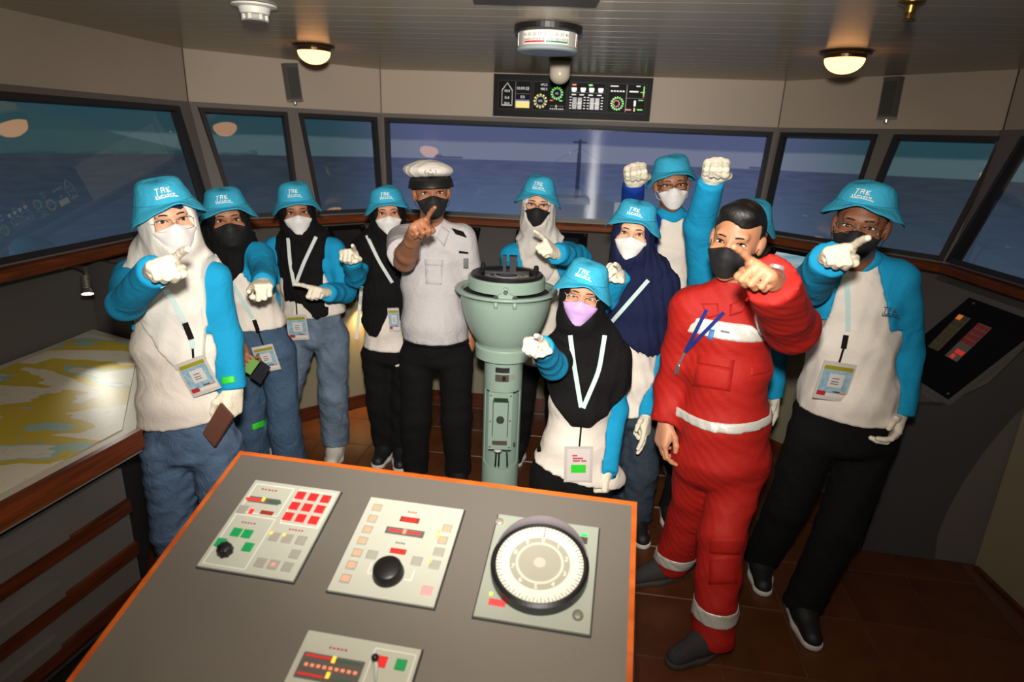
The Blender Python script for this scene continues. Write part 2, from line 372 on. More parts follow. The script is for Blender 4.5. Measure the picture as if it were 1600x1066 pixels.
# baseboard of the right hand wall
# ------------------------------------------------------------------ projection screen around the bridge
def screen_mat():
    m = bpy.data.materials.new('projected_sea'); m.use_nodes = True; nt = m.node_tree; nt.nodes.clear()
    out = nt.nodes.new('ShaderNodeOutputMaterial'); em = nt.nodes.new('ShaderNodeEmission'); nt.links.new(em.outputs[0], out.inputs[0])
    uv = nt.nodes.new('ShaderNodeUVMap'); sp = nt.nodes.new('ShaderNodeSeparateXYZ'); nt.links.new(uv.outputs[0], sp.inputs[0])
    U = E(nt, sp.outputs[0]); V = E(nt, sp.outputs[1])        # U degrees/10 right of ahead, V metres above the horizon
    cen = (U.ss(-1.75, -.75))*(U.op('MULTIPLY', -1).ss(-3.0, -1.9))
    nz = noise(nt, uv.outputs[0], .9, 3)
    edge = V+(nz-.5)*.06+(U*.004)
    up = edge.ss(.135, .165)
    skyT = mixc(nt, up, (78, 102, 108), (42, 74, 84)); skyC = mixc(nt, up, (126, 132, 158), (92, 100, 138))
    hi = V.ss(.2, .6); skyT = mixc(nt, hi, skyT, (30, 74, 86))
    mp = nt.nodes.new('ShaderNodeMapping'); mp.inputs['Scale'].default_value = (3, 22, 1); nt.links.new(uv.outputs[0], mp.inputs[0])
    wv = noise(nt, mp.outputs[0], 1.6, 5).ss(.25, .75)
    seaT = mixc(nt, wv, (44, 54, 66), (54, 64, 76)); seaC = mixc(nt, wv, (78, 84, 120), (88, 98, 134))
    nr = (V*-1).ss(0, .6); seaC = mixc(nt, nr*.75, seaC, (92, 118, 150)); seaT = mixc(nt, nr*.4, seaT, (64, 84, 106))
    mp2 = nt.nodes.new('ShaderNodeMapping'); mp2.inputs['Scale'].default_value = (2.2, 14, 1); nt.links.new(uv.outputs[0], mp2.inputs[0])
    wc = noise(nt, mp2.outputs[0], 2.3, 2).ss(.70, .76)*(V*-1).ss(.1, .3)
    seaC = mixc(nt, wc*.5, seaC, (150, 170, 190)); seaT = mixc(nt, wc*.35, seaT, (120, 140, 150))
    # hills on the port side
    hn = noise(nt, uv.outputs[0], .55, 4); hill = ((U+2.6)*-.30*(hn+.4)).mx(0).mn(.36)
    hm = V.lt(hill)*U.lt(-2.6)
    skyT = mixc(nt, hm*.85, skyT, (46, 76, 80))
    tree = noise(nt, mp.outputs[0], 2.2, 4); tm = V.lt((tree-.42)*.16)*U.lt(-2.2)
    skyT = mixc(nt, tm*.6, skyT, (34, 62, 70))
    sky = mixc(nt, cen, skyT, skyC); sea = mixc(nt, cen, seaT, seaC)
    c = mixc(nt, V.gt(0), sea, sky)
    # foremast, far ships
    def rect(u0, v0, hw, hh): return (U-u0).abs().lt(hw)*(V-v0).abs().lt(hh)
    um = .525
    mast = rect(um, .0, .013, .2).mx(rect(um, .175, .06, .008)).mx(rect(um, -.12, .017, .2))
    c = mixc(nt, mast*.85, c, (38, 42, 66))
    stay = ((U-um).abs()*.62+V-.13).abs().lt(.004)*V.gt(.0)*V.lt(.13); c = mixc(nt, stay*.35, c, (60, 64, 96))
    ship = rect(-.62, .012, .12, .009).mx(rect(-.71, .022, .03, .012)).mx(rect(2.05, .012, .1, .009)); c = mixc(nt, ship*.7, c, (60, 58, 96))
    deck = rect(um+.02, -.46, .34, .13).mx(rect(um-.02, -.33, .24, .05)); c = mixc(nt, deck*.45, c, (84, 84, 90))
    pale_refl = rect(um+.42, -.46, .08, .12); c = mixc(nt, pale_refl*.55, c, (185, 190, 200))  # pale box painted into the sea picture as a faint reflection in the glass
    nt.links.new(c.k, em.inputs[0]); em.inputs[1].default_value = .88
    return m
SCC = A3(.15, .9, 0); SRAD = 5.0
def horizon(t): return 1.62+.0009*t        # height of the drawn horizon by bearing (deg)
V = []; Fc = []; UVs = []
nseg = 80
for k in range(nseg+1):
    t = -105+210*k/nseg; x = SCC[0]+SRAD*math.sin(math.radians(t)); y = SCC[1]+SRAD*math.cos(math.radians(t))
    for z in (.3, 3.1): V.append(A3(x, y, z)); 
Fc = [(2*k, 2*k+2, 2*k+3, 2*k+1) for k in range(nseg)]
so = add('projection_screen', V, Fc, screen_mat(), label='curved projection screen showing blue sea, hills and ships outside the windows', cat='screen')
uvl = so.data.uv_layers.new(name='UVMap')
for pl in so.data.polygons:
    for li in pl.loop_indices:
        vi = so.data.loops[li].vertex_index; k = vi//2; p = so.data.vertices[vi].co
        bt = math.degrees(math.atan2(p.x, p.y)); uvl.data[li].uv = (bt/10, p.z-horizon(bt))
# ------------------------------------------------------------------ steering console in the foreground
M_lam = mat('console_laminate_grey', (99, 94, 87), .46, spec=1.0, vary=(3, .05), bump=(220, .05))
M_edge = wood('console_edge_wood', (176, 78, 22), (205, 100, 34), 1, .4)
M_body = mat('console_body_grey', (70, 69, 68), .55)
M_pan = mat('instrument_panel_grey', (176, 178, 166), .45)
M_pan2 = mat('instrument_panel_green_grey', (146, 152, 140), .45)
M_black = mat('black_plastic', (20, 20, 20), .4); M_gap = mat('panel_gap', (30, 29, 27), .7)
M_red = mat('lit_red_button', (205, 40, 42), .35, emit=(225, 40, 40), estr=.28)
M_grn = mat('lit_green_button', (22, 140, 76), .35, emit=(10, 140, 70), estr=.16)
M_org = mat('lit_amber_button', (230, 150, 120), .35, emit=(255, 120, 70), estr=.35)
M_ledr = mat('red_led', (230, 40, 40), .4, emit=(255, 40, 40), estr=1.0)
M_ledg = mat('green_led', (40, 210, 90), .4, emit=(40, 230, 90), estr=.9)
M_leda = mat('amber_led', (255, 190, 60), .4, emit=(255, 180, 50), estr=1.1)
M_btn = mat('grey_button', (150, 148, 138), .45); M_dsp = mat('display_grey', (92, 88, 84), .3); M_dspd = mat('display_dark_red', (120, 44, 32), .3, emit=(190, 50, 30), estr=.25)
M_pink = mat('pink_button', (225, 150, 150), .4); M_white = mat('white_plastic', (225, 222, 212), .4); M_ink = mat('print_line_white', (214, 214, 202), .5)
cA = A3(-.728, 1.513, .98); ph, sl = math.radians(-9.5), math.radians(17)
c1 = A3(math.cos(ph), math.sin(ph), 0); _h = A3(math.sin(ph), -math.cos(ph), 0); c2 = _h*math.cos(sl)-ZA*math.sin(sl); cn = np.cross(c2, c1); cn = cn if cn[2] > 0 else -cn
CW, CD = 1.065, .78
con = root('steering_console', (cA+c1*CW/2+_h*.4)*A3(1, 1, 0), 'grey sloping control console edged in orange wood, standing in front of the group', 'console')
T = lambda a, b, d=0: cA+c1*a+c2*b+cn*d
MB().prism([T(.012, .012), T(CW-.012, .012), T(CW-.012, CD), T(.012, CD)], -cn*.03).build('desk_top', M_lam, con)
for q in ([(0, 0), (CW, 0), (CW, .012), (0, .012)], [(0, .012), (.012, .012), (.012, CD), (0, CD)], [(CW-.012, .012), (CW, .012), (CW, CD), (CW-.012, CD)]):
    MB().prism([T(x, y, .001) for x, y in q], -cn*.034).build('edge_strip', M_edge, con)
P = [T(.03, .03, -.03), T(CW-.03, .03, -.03), T(CW-.03, CD-.02, -.03), T(.03, CD-.02, -.03)]
bb = MB(); n4 = [p*A3(1, 1, 0)+A3(0, 0, .004) for p in P]; bb.put(P+n4, [(0, 1, 2, 3), (7, 6, 5, 4), (4, 5, 1, 0), (5, 6, 2, 1), (6, 7, 3, 2), (7, 4, 0, 3)]); bb.build('cabinet', M_body, con)
def cpt(px, py):
    q = atpl(px, py, cA, cn)-cA; return q@c1, q@c2
def zz(s, ox, oy): return lambda x, y: cpt(ox+x/s, oy+y/s)
AXC = (c1, -c2, cn)
def panel(u0, v0, u1, v1, m, raised=.006):
    MB().box(T((u0+u1)/2, (v0+v1)/2, .001), AXC, ((u1-u0)/2+.0035, (v1-v0)/2+.0035, .0012)).build('panel_gap', M_gap, con)
    return MB().box(T((u0+u1)/2, (v0+v1)/2, .004), AXC, ((u1-u0)/2, (v1-v0)/2, .004)).build('control_panel', m, con)
PH = .008
def btn(p, uv, w, h, m, name='button', z=.004):
    w *= .5; h *= .5; u, v = uv
    b = MB(); c = T(u, v, PH); V = [c+c1*x-c2*y+cn*k for k, s in ((-.002, 1), (z*.7, 1), (z, .86)) for x, y in ((-w*s, -h*s), (w*s, -h*s), (w*s, h*s), (-w*s, h*s))]
    b.put(V, [(3, 2, 1, 0), (0, 1, 5, 4), (1, 2, 6, 5), (2, 3, 7, 6), (3, 0, 4, 7), (4, 5, 9, 8), (5, 6, 10, 9), (6, 7, 11, 10), (7, 4, 8, 11), (8, 9, 10, 11)]); return b.build(name, m, p)
def knob(p, uv, r, h, m, ridges=0, name='knob'):
    def fn(q, t, rr, z): 
        if ridges and rr > r*.5: q = q*A3(1+.07*math.cos(ridges*t), 1+.07*math.cos(ridges*t), 1)
        return q
    return MB().lathe([(r*1.05, -.002), (r*1.05, h*.2), (r, h*.3), (r*.95, h*.85), (r*.82, h), (.001, h)], T(*uv, PH), AXC, 32, fn=fn).build(name, m, p, smooth=True)
def lines(p, rects, m, name='printed_line', z=.0006):
    b = MB()
    for u0, v0, u1, v1 in rects: b.box(T((u0+u1)/2, (v0+v1)/2, PH+z*.5), AXC, (abs(u1-u0)/2, abs(v1-v0)/2, z))
    return b.build(name, m, p)
Z1 = zz(3.478, 280, 720)
p1 = panel(.102, .096, .333, .353, M_pan)
for q in ((663, 203), (732, 213), (800, 223), (631, 260), (699, 269), (768, 278), (597, 317), (665, 327), (735, 338)): btn(p1, Z1(*q), .0225, .0225, M_red)
for q in ((316, 403), (375, 412), (231, 459), (379, 484)): btn(p1, Z1(*q), .0225, .0225, M_grn)
for q in ((350, 278), (522, 428), (592, 438), (667, 448), (633, 522), (447, 568), (517, 580), (593, 592)): btn(p1, Z1(*q), .023, .023, M_btn, z=.003)
for q in ((507, 410), (577, 420)): btn(p1, Z1(*q), .006, .006, M_leda, 'indicator', .005)
knob(p1, Z1(258, 508), .0165, .02, M_black, 8)
btn(p1, Z1(465, 230), .082, .017, M_dsp, 'display', .0015); 
u, v = Z1(430, 228); lines(p1, [(u-.03, v-.003, u+.012, v+.003)], M_ledr, 'bar_graph', .0022); u, v = Z1(520, 240); lines(p1, [(u-.012, v-.003, u+.018, v+.003)], mat('dim_green_bar', (60, 96, 78), .4), 'bar_graph', .0022)
u, v = Z1(463, 229); lines(p1, [(u-.003, v-.006, u+.003, v+.004)], M_leda, 'pointer', .003)
btn(p1, Z1(480, 297), .033, .012, M_dspd, 'display', .0015); btn(p1, Z1(397, 289), .01, .014, M_ledr, 'indicator', .003); btn(p1, Z1(517, 580), .012, .01, M_pink, 'symbol', .0036)
def outline(p, u0, v0, u1, v1, m=M_ink, t=.0012): lines(p, [(u0, v0-t, u1, v0+t), (u0, v1-t, u1, v1+t), (u0-t, v0, u0+t, v1), (u1-t, v0, u1+t, v1)], m)
outline(p1, .112, .108, .214, .196); outline(p1, .23, .108, .325, .212); outline(p1, .112, .205, .214, .345)
def caption(p, uv, w, m, n=5, h=.004):
    u, v = uv; k = w/n; lines(p, [(u-w/2+k*i+k*.15, v-h/2*(1-.3*(i % 2)), u-w/2+k*i+k*.75, v+h/2) for i in range(n)], m)
M_rink = mat('print_red', (170, 60, 50), .5); M_dink = mat('print_dark', (70, 60, 55), .5)
caption(p1, Z1(495, 172), .045, M_rink); caption(p1, Z1(383, 351), .038, M_rink); caption(p1, Z1(640, 390), .038, M_rink)
p2 = panel(.416, .1, .653, .36, M_pan)
for q in ((1078, 270), (1053, 330), (1026, 388), (999, 450), (970, 515), (940, 582), (908, 655), (1457, 382), (1433, 447)):
    bq = btn(p2, Z1(*q), .022, .021, M_btn, z=.003); btn(p2, Z1(*q), .017, .013, M_org, 'lit_legend', .0038)
for q in ((1413, 510), (1390, 580), (1050, 525), (1293, 560)): btn(p2, Z1(*q), .024, .022, M_btn, z=.003)
btn(p2, Z1(1347, 720), .024, .021, M_pink, z=.003)
btn(p2, Z1(1255, 335), .047, .015, M_dspd, 'display', .0015); btn(p2, Z1(1192, 505), .037, .014, M_dspd, 'display', .0015)
M_seg = M_ledr
for (cx, cy, n) in ((1255, 335, 3), (1192, 505, 3)):
    u, v = Z1(cx, cy)
    for k in range(n): lines(p2, [(u-.016+.011*k, v-.005, u-.008+.011*k, v-.003), (u-.016+.011*k, v+.003, u-.008+.011*k, v+.005), (u-.009+.011*k, v-.005, u-.007+.011*k, v+.005)], M_seg, 'digit', .0024)
btn(p2, Z1(1228, 402), .093, .019, M_dsp, 'display', .0015); u, v = Z1(1228, 402); lines(p2, [(u-.038, v-.002, u+.038, v+.002)], M_ledr, 'bar_graph', .0022); lines(p2, [(u-.004, v-.005, u+.004, v+.005)], M_org, 'pointer', .003)
for q in ((1412, 400), (1408, 428), (1366, 560)): btn(p2, Z1(*q), .006, .006, M_leda, 'indicator', .004)
knob(p2, Z1(1140, 628), .033, .026, M_black)
caption(p2, Z1(1270, 294), .024, M_rink, 4); caption(p2, Z1(1205, 461), .024, M_dink, 4)
u, v = Z1(1035, 600); lines(p2, [(u-.001, v-.016, u+.001, v+.012), (u-.001, v+.01, u+.016, v+.012)], M_ink); u, v = Z1(1270, 640); lines(p2, [(u-.001, v-.016, u+.001, v+.012), (u-.016, v+.01, u+.001, v+.012)], M_ink)
# gyro repeater
p3 = panel(.739, .099, .978, .364, M_pan2)
Z3 = zz(3.2, 480, 760); du, dv = .858, .236; DC = T(du, dv, PH)
def ring(r0, r1, z0, z1, n=64): return MB().lathe([(r1, z0), (r1, z1), (r0, z1), (r0, z0)], DC, AXC, n, closed=True)
dial = MB().lathe([(.107, -.002), (.107, .026), (.1, .031), (.096, .026), (.001, .026)], DC, AXC, 64).build('dial_housing', M_black, p3, smooth=False)
ring(.066, .095, .025, .0275).build('compass_card', mat('compass_card_white', (208, 204, 190), .45), p3)
MB().lathe([(.066, .0262), (.066, .0272), (.001, .0272)], DC, AXC, 48).build('inner_disc', mat('inner_disc_grey', (150, 148, 134), .5), p3)
ring(.047, .052, .027, .0284).build('inner_ring', mat('inner_ring_cream', (196, 192, 172), .5), p3)
tk = MB()
for k in range(72):
    t = 2*PI*k/72; r0 = .088 if k % 2 else .084; d = c1*math.sin(t)-c2*math.cos(t); s_ = c1*math.cos(t)+c2*math.sin(t)
    tk.box(DC+d*(r0+.095)/2+cn*.0278, (s_, d, cn), (.0007, (.095-r0)/2, .0004))
tk.build('degree_ticks', M_dink, p3)
for k in range(10):
    t = 2*PI*k/10; d = c1*math.sin(t)-c2*math.cos(t); s_ = c1*math.cos(t)+c2*math.sin(t)
    nb = MB(); put_text(nb, str(k), .016, DC+d*.059+cn*.0276, (c1, -c2)); nb.build('numeral', M_white, p3)
nb = MB(); d = -c2; nb.box(DC+d*.08+cn*.0282, (c1, d, cn), (.001, .014, .0005)); nb.build('lubber_line', M_ledr, p3)
MB().lathe([(.013, .026), (.013, .0285), (.001, .0285)], DC, AXC, 24).build('centre_boss', mat('boss', (176, 172, 158), .4), p3)
# hood behind the dial
hd = MB(); V = []; nh = 28
for k in range(nh+1):
    t = -1.25+2.5*k/nh; d = c1*math.sin(t)-c2*math.cos(t); hgt = .034*max(0, math.cos(t*1.2))**.7
    for r, z in ((.108, .0), (.108, .02+hgt), (.1045, .022+hgt), (.1045, .0)): V.append(DC+d*r+cn*z)
hd.put(V, [(4*k+j, 4*k+4+j, 4*k+4+(j+1) % 4, 4*k+(j+1) % 4) for k in range(nh) for j in range(4)]+[(0, 1, 2, 3), (4*nh+3, 4*nh+2, 4*nh+1, 4*nh)])
hd.build('dial_hood', mat('hood_grey', (126, 118, 124), .3), p3, smooth=False)
knob(p3, Z3(962, 192), .0095, .006, mat('steel', (190, 186, 172), .35, .6), name='screw'); knob(p3, Z3(1352, 660), .011, .008, mat('dark_steel', (120, 120, 112), .4, .3), name='dimmer_knob')
btn(p3, Z3(1384, 257), .014, .007, M_ledg, 'indicator', .003); btn(p3, Z3(1380, 285), .018, .016, M_dink, 'switch', .006); btn(p3, Z3(920, 550), .006, .006, mat('yellow_led', (190, 230, 40), .4, emit=(190, 240, 40), estr=1), 'indicator', .003); btn(p3, Z3(950, 595), .036, .016, mat('red_label', (206, 66, 66), .4, emit=(220, 60, 60), estr=.12), 'label_plate', .0015)
p4 = panel(.417, .452, .655, .712, M_pan)
Z4 = zz(5, 400, 960)
btn(p4, Z4(985, 390), .021, .021, M_red); btn(p4, Z4(1135, 415), .021, .021, M_grn)
u, v = Z4(590, 430); lines(p4, [(u-.063, v-.02, u+.063, v+.03)], M_dsp, 'display', .001)
lines(p4, [(u-.058, v-.016, u-.002, v-.012), (u-.058, v+.02, u-.006, v+.024)], M_red, 'bar_graph', .0018); lines(p4, [(u+.002, v-.016, u+.056, v-.012), (u+.0, v+.02, u+.056, v+.024)], mat('dim_green_bar', (60, 96, 78)), 'bar_graph', .0018)
for k in range(9): lines(p4, [(u-.052+.0125*k, v+.001, u-.045+.0125*k, v+.007)], M_org, 'indicator', .0022)
for q in ((615, 378), (568, 500)): btn(p4, Z4(*q), .007, .012, M_leda, 'pointer', .004)
outline(p4, .565, .465, .648, .6); caption(p4, Z4(650, 290), .04, M_rink)
u, v = Z4(940, 540); js = MB().tube([T(u, v, PH), T(u-.004, v-.02, PH+.018), T(u-.006, v-.024, PH+.03)], .0035).build('joystick_lever', M_white, p4, smooth=True)
add('joystick_knob', *(lambda m: (m.V, m.F))(MB().lathe([(.001, -.007), (.006, -.005), (.0075, 0), (.006, .005), (.001, .007)], T(u-.006, v-.026, PH+.034), AXC, 16)), M_black, p4, smooth=True)

# ------------------------------------------------------------------ binnacle
M_mint = mat('binnacle_mint_enamel', (148, 170, 156), .33, vary=(6, .03)); M_mintd = mat('binnacle_inside', (16, 20, 18), .8)
M_steel = mat('steel_bolt', (150, 150, 145), .3, .8); M_brass = mat('brass', (150, 118, 60), .35, .9)
BX = A3(-.035, 2.79, 0); BAX = (unit(A3(.99, .02, 0)), unit(A3(-.02, .99, 0)), ZA)
bin_ = root('compass_binnacle', BX, 'mint green ship compass binnacle on a pedestal standing among the group', 'compass')
def bz(py, d=0): return aty(785, py, BX[1]+d)[2]
zt = bz(430, -.0); zfl = bz(449); zb = bz(556, -.1); zp = bz(563, -.1)
R1 = .232
prof = [(.094, zb-.0), (.12, zb-.0), (.122, zb+.02)]
for k in range(11):
    t = k/10; prof.append((.12+.09*math.sin(t*PI/2)**.8, zb+.028+(zfl-.012-zb-.028)*t))
prof += [(R1, zfl-.014), (R1+.004, zfl-.007), (R1, zfl), (.206, zfl), (.203, zfl-.006), (.2, zfl-.05), (.001, zfl-.05)]
MB().lathe(prof, BX, BAX, 64).build('bowl', M_mint, bin_, smooth=True)
MB().lathe([(.199, zfl-.02), (.199, zfl-.019), (.001, zfl-.019)], BX, BAX, 48).build('bowl_inside', M_mintd, bin_)
MB().lathe([(.176, zfl+.004), (.176, zt-.006), (.173, zt), (.16, zt), (.16, zfl+.004)], BX, BAX, 64, closed=True).build('gimbal_ring', M_mint, bin_, smooth=False)
MB().lathe([(.16, zt-.025), (.165, zt+.006), (.16, zt+.013), (.13, zt+.013), (.118, zt+.004), (.118, zt-.02)], BX, BAX, 64, closed=True).build('bezel', M_black, bin_)
MB().lathe([(.12, zt-.022), (.12, zt-.01), (.112, zt-.004), (.1, zt-.002), (.001, zt-.002)], BX, BAX, 48).build('compass_glass', mat('compass_face', (72, 66, 48), .08, 0, spec=1), bin_, smooth=True)
MB().lathe([(.1, zt-.001), (.1, zt+.0015), (.075, zt+.0015), (.075, zt-.001)], BX, BAX, 64, closed=True).build('compass_card', mat('card_ring', (150, 144, 120), .3), bin_)
MB().lathe([(.058, zt-.001), (.058, zt+.0018), (.05, zt+.0018), (.05, zt-.001)], BX, BAX, 48, closed=True).build('card_rose', mat('card_rose', (170, 166, 150), .3), bin_)
for (dx, dy, hgt, wd, dp) in ((-.012, -.02, .075, .007, .007), (.026, .0, .07, .014, .016)):
    b = MB(); b.box(BX+A3(dx, dy, zt+.012+hgt/2), WORLD, (wd, dp, hgt/2)); b.box(BX+A3(dx, dy, zt+.012+hgt), WORLD, (wd*1.3, dp*1.4, .008)); b.build('sighting_vane', M_black, bin_)
MB().box(BX+A3(.0, -.01, zt+.016), WORLD, (.1, .013, .006)).build('azimuth_bar', M_black, bin_)
for t in (2.5, .35): 
    d = A3(math.cos(t), math.sin(t), 0); MB().lathe([(.012, 0), (.012, .022), (.007, .03), (.001, .03)], BX+d*.142+A3(0, 0, zt+.01), BAX, 12).build('clamp', M_black, bin_)
fr = -BAX[1]; 
b = MB(); pl = [(-.042, zfl-.002), (.042, zfl-.002), (.035, zfl+.012), (.016, zfl+.02), (.014, zfl+.037), (.006, zfl+.045), (-.006, zfl+.045), (-.014, zfl+.037), (-.016, zfl+.02), (-.035, zfl+.012)]
b.prism([BX+A3(x, -.196-.0, z) for x, z in pl], A3(0, -.014, 0)); b.build('bearing_bracket', M_mint, bin_)
MB().lathe([(.011, 0), (.011, .008), (.008, .012), (.001, .012)], BX+A3(0, -.21, zfl+.028), (XA, ZA, -YA), 6).build('pivot_bolt', M_steel, bin_)
for sx in (-.04, .04):
    bo = MB().lathe([(.011, 0), (.011, .008), (.006, .012), (.001, .012)], BX+A3(sx, -.214, zfl), BAX, 8).build('bolt', M_steel, bin_)
    MB().lathe([(.009, 0), (.009, -.026), (.006, -.029), (.001, -.029)], BX+A3(sx, -.214, zfl-.014), BAX, 16).build('bolt_sleeve', M_mint, bin_, smooth=True)
# pedestal: tube with a cut-out window in the front
RP = .092; zw1 = bz(612, -.09); zw0 = bz(728, -.09); ptb = MB(); n = 72
angs = [2*PI*k/n for k in range(n)]
def hole(t, z):
    a = (t-(-PI/2)+PI) % (2*PI)-PI
    return abs(a) < 1.15
zs = list(np.linspace(.03, zw0-.012, 5))
V = []; Fc = []
edge0 = [zw0-.02*math.cos(max(-1.15, min(1.15, ((t+PI/2+PI) % (2*PI)-PI)))/1.15*PI/2) if hole(t, 0) else zw0 for t in angs]
edge1 = [zw1-.006 for t in angs]
rows = [[.03]*n, edge0, edge1, [zb]*n]
for rr in (RP, RP-.005):
    for row in rows:
        for k, t in enumerate(angs): V.append(BX+BAX[0]*rr*math.cos(t)+BAX[1]*rr*math.sin(t)+A3(0, 0, row[k]))
ins = 4*n
for i in range(3):
    for k in range(n):
        k2 = (k+1) % n
        if i == 1 and hole(angs[k], 0) and hole(angs[k2], 0): continue
        q = (i*n+k, i*n+k2, (i+1)*n+k2, (i+1)*n+k); Fc.append(q); Fc.append(tuple(ins+x for x in q[::-1]))
hk = [k for k in range(n) if hole(angs[k], 0)]
for k in range(n):
    k2 = (k+1) % n
    if hole(angs[k], 0) and hole(angs[k2], 0):
        Fc.append((n+k, n+k2, ins+n+k2, ins+n+k)); Fc.append((ins+2*n+k, ins+2*n+k2, 2*n+k2, 2*n+k))
    elif hole(angs[k], 0) != hole(angs[k2], 0):
        kk = k if hole(angs[k], 0) else k2; Fc.append((n+kk, 2*n+kk, ins+2*n+kk, ins+n+kk))
add('pedestal', V, Fc, M_mint, bin_)
MB().lathe([(.15, .004), (.15, .02), (.12, .03), (.09, .04), (.001, .04)], BX, BAX, 48).build('base_flange', M_mint, bin_)
MB().lathe([(.128, zb-.032), (.136, zb-.028), (.137, zb+.022), (.132, zb+.03), (.112, zb+.03), (.09, zb-.032)], BX, BAX, 64, closed=True).build('collar', M_mint, bin_)
# control box inside
bc = BX+A3(-.006, -.03, (zw0+.075+zw1-.008)/2); bh = (zw1-.008-zw0-.075)/2
cb = MB().box(bc, WORLD, (.056, .035, bh)).build('control_box', M_mint, bin_)
lid = MB().box(bc+A3(0, -.04, 0), WORLD, (.054, .005, bh*.97)).build('box_lid', M_mint, bin_)
for x, z in ((-1, -1), (1, -1), (-1, 1), (1, 1), (1, .05), (-1, .0)): MB().lathe([(.0045, 0), (.0045, .003), (.001, .004)], bc+A3(x*.047, -.045, z*bh*.88), (XA, ZA, -YA), 10).build('screw', M_steel, lid)
MB().lathe([(.019, 0), (.019, .008), (.016, .012), (.011, .012), (.009, .008), (.001, .008)], bc+A3(.0, -.045, .01), (XA, ZA, -YA), 32).build('lens', mat('lens_dark', (60, 66, 58), .2), lid)
MB().box(bc+A3(0, -.046, bh*.72), WORLD, (.034, .001, .011)).build('window', mat('dark_green_window', (40, 62, 48), .25), lid)
for s_ in (-1, 1): MB().box(bc+A3(s_*.036, -.047, .015), WORLD, (.002, .002, bh*.62)).build('guide_rod', M_steel, lid)
pt = MB().box(bc+A3(.0, -.046, -bh*.74), WORLD, (.036, .001, .011)).build('name_plate', mat('plate_brown', (86, 76, 66), .4), lid)
MB().lathe([(.02, 0), (.02, .018), (.016, .022), (.001, .022)], BX+A3(-.014, -.03, zw0+.05), BAX, 24).build('cable_gland', M_white, bin_, smooth=False)
for x in (-.02, -.006, .03): MB().tube([BX+A3(x, -.03, zw0+.055), BX+A3(x*1.1, -.028, zw0+.02), BX+A3(x*1.2, -.02, zw0-.04)], .004).build('cable', M_black, bin_, smooth=True)
MB().lathe([(.006, 0), (.006, .012), (.001, .013)], BX+A3(.066, -.045, zw0+.1), (XA, ZA, -YA), 12).build('bolt', M_steel, bin_)
def curved_plate(nm, m, t0, t1, z0, z1, r=RP+.0012, parent=bin_):
    b = MB(); V = []; k = 8
    for i in range(k+1):
        t = -PI/2+t0+(t1-t0)*i/k; d = BAX[0]*math.cos(t)+BAX[1]*math.sin(t)
        V += [BX+d*r+A3(0, 0, z0), BX+d*r+A3(0, 0, z1), BX+d*(r-.002)+A3(0, 0, z1), BX+d*(r-.002)+A3(0, 0, z0)]
    b.put(V, [(4*i, 4*i+4, 4*i+5, 4*i+1) for i in range(k)]+[(4*i+1, 4*i+5, 4*i+6, 4*i+2) for i in range(k)]+[(4*i+3, 4*i+7, 4*i+4, 4*i) for i in range(k)]+[(0, 1, 2, 3), (4*k+3, 4*k+2, 4*k+1, 4*k)])
    return b.build(nm, m, parent)
curved_plate('name_plate', mat('plate_dark', (44, 42, 40), .4), -.42, .3, bz(583, -.09), bz(575, -.09)); curved_plate('name_plate', mat('plate_brown', (86, 76, 66), .4), -.42, .28, bz(597, -.09), bz(586, -.09)); curved_plate('data_plate', mat('plate_silver', (150, 150, 140), .4), .3, .62, bz(595, -.09), bz(586, -.09))
curved_plate('plate_print', mat('plate_black', (25, 25, 25), .4), -.05, .12, bz(595, -.09), bz(588, -.09), RP+.0018)
# ------------------------------------------------------------------ chart table on the port side
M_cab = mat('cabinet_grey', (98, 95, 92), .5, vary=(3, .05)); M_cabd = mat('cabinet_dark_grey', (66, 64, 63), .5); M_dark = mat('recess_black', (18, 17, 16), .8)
kd = unit(A3(.112, .495, 0)); kn = A3(-kd[1], kd[0], 0)      # along the front edge, towards the wall
k0 = A3(-1.358, 1.445, 0)
ct = root('chart_table', k0+kn*.42+kd*.0, 'long chart table with a wood front edge and wide drawers under the side window', 'table')
K = lambda a, b, z: k0+kd*a+kn*b+A3(0, 0, z)
TL0, TL1 = -1.5, 1.28        # ends along the edge
wl = lambda a: .83-.06*a*.0
WX = A3(-1.70, 2.74, 0); WX2 = A3(-2.075, 2.93, 0); TB = A3(-2.10, 2.6, 0); TB0 = A3(-2.45, -.3, 0)
K0 = K(-1.75, 0, 0)*A3(1, 1, 0); K5 = K(.46, 0, 0)*A3(1, 1, 0)
ctop = [z3(q, .815) for q in (K0, K5, WX, WX2, TB, TB0)]
MB().prism(ctop, A3(0, 0, .022)).build('table_top', mat('table_top_cream', (190, 182, 166), .45), ct)
MB().prism([K(TL0, -.004, .77), K(.46, -.004, .77), K(.46, -.026, .77), K(TL0, -.026, .77)], A3(0, 0, .07)).build('front_edge', M_wood, ct)
MB().prism([K(TL0, -.012, .755), K(.46, -.012, .755), K(.46, .02, .755), K(TL0, .02, .755)], A3(0, 0, .014)).build('edge_trim', mat('trim_pale', (150, 142, 128), .5), ct)
MB().prism([K(TL0, .08, .13), K(.44, .08, .13), z3(WX-kn*-.04, .13), z3(WX2, .13), z3(TB, .13), K(TL0, .7, .13)], A3(0, 0, .66)).build('carcass', M_cabd, ct)
MB().prism([K(TL0, .14, .005), K(.40, .14, .005), z3(WX+kn*.08, .005), z3(WX2, .005), z3(TB, .005), K(TL0, .7, .005)], A3(0, 0, .125)).build('plinth', M_dark, ct)
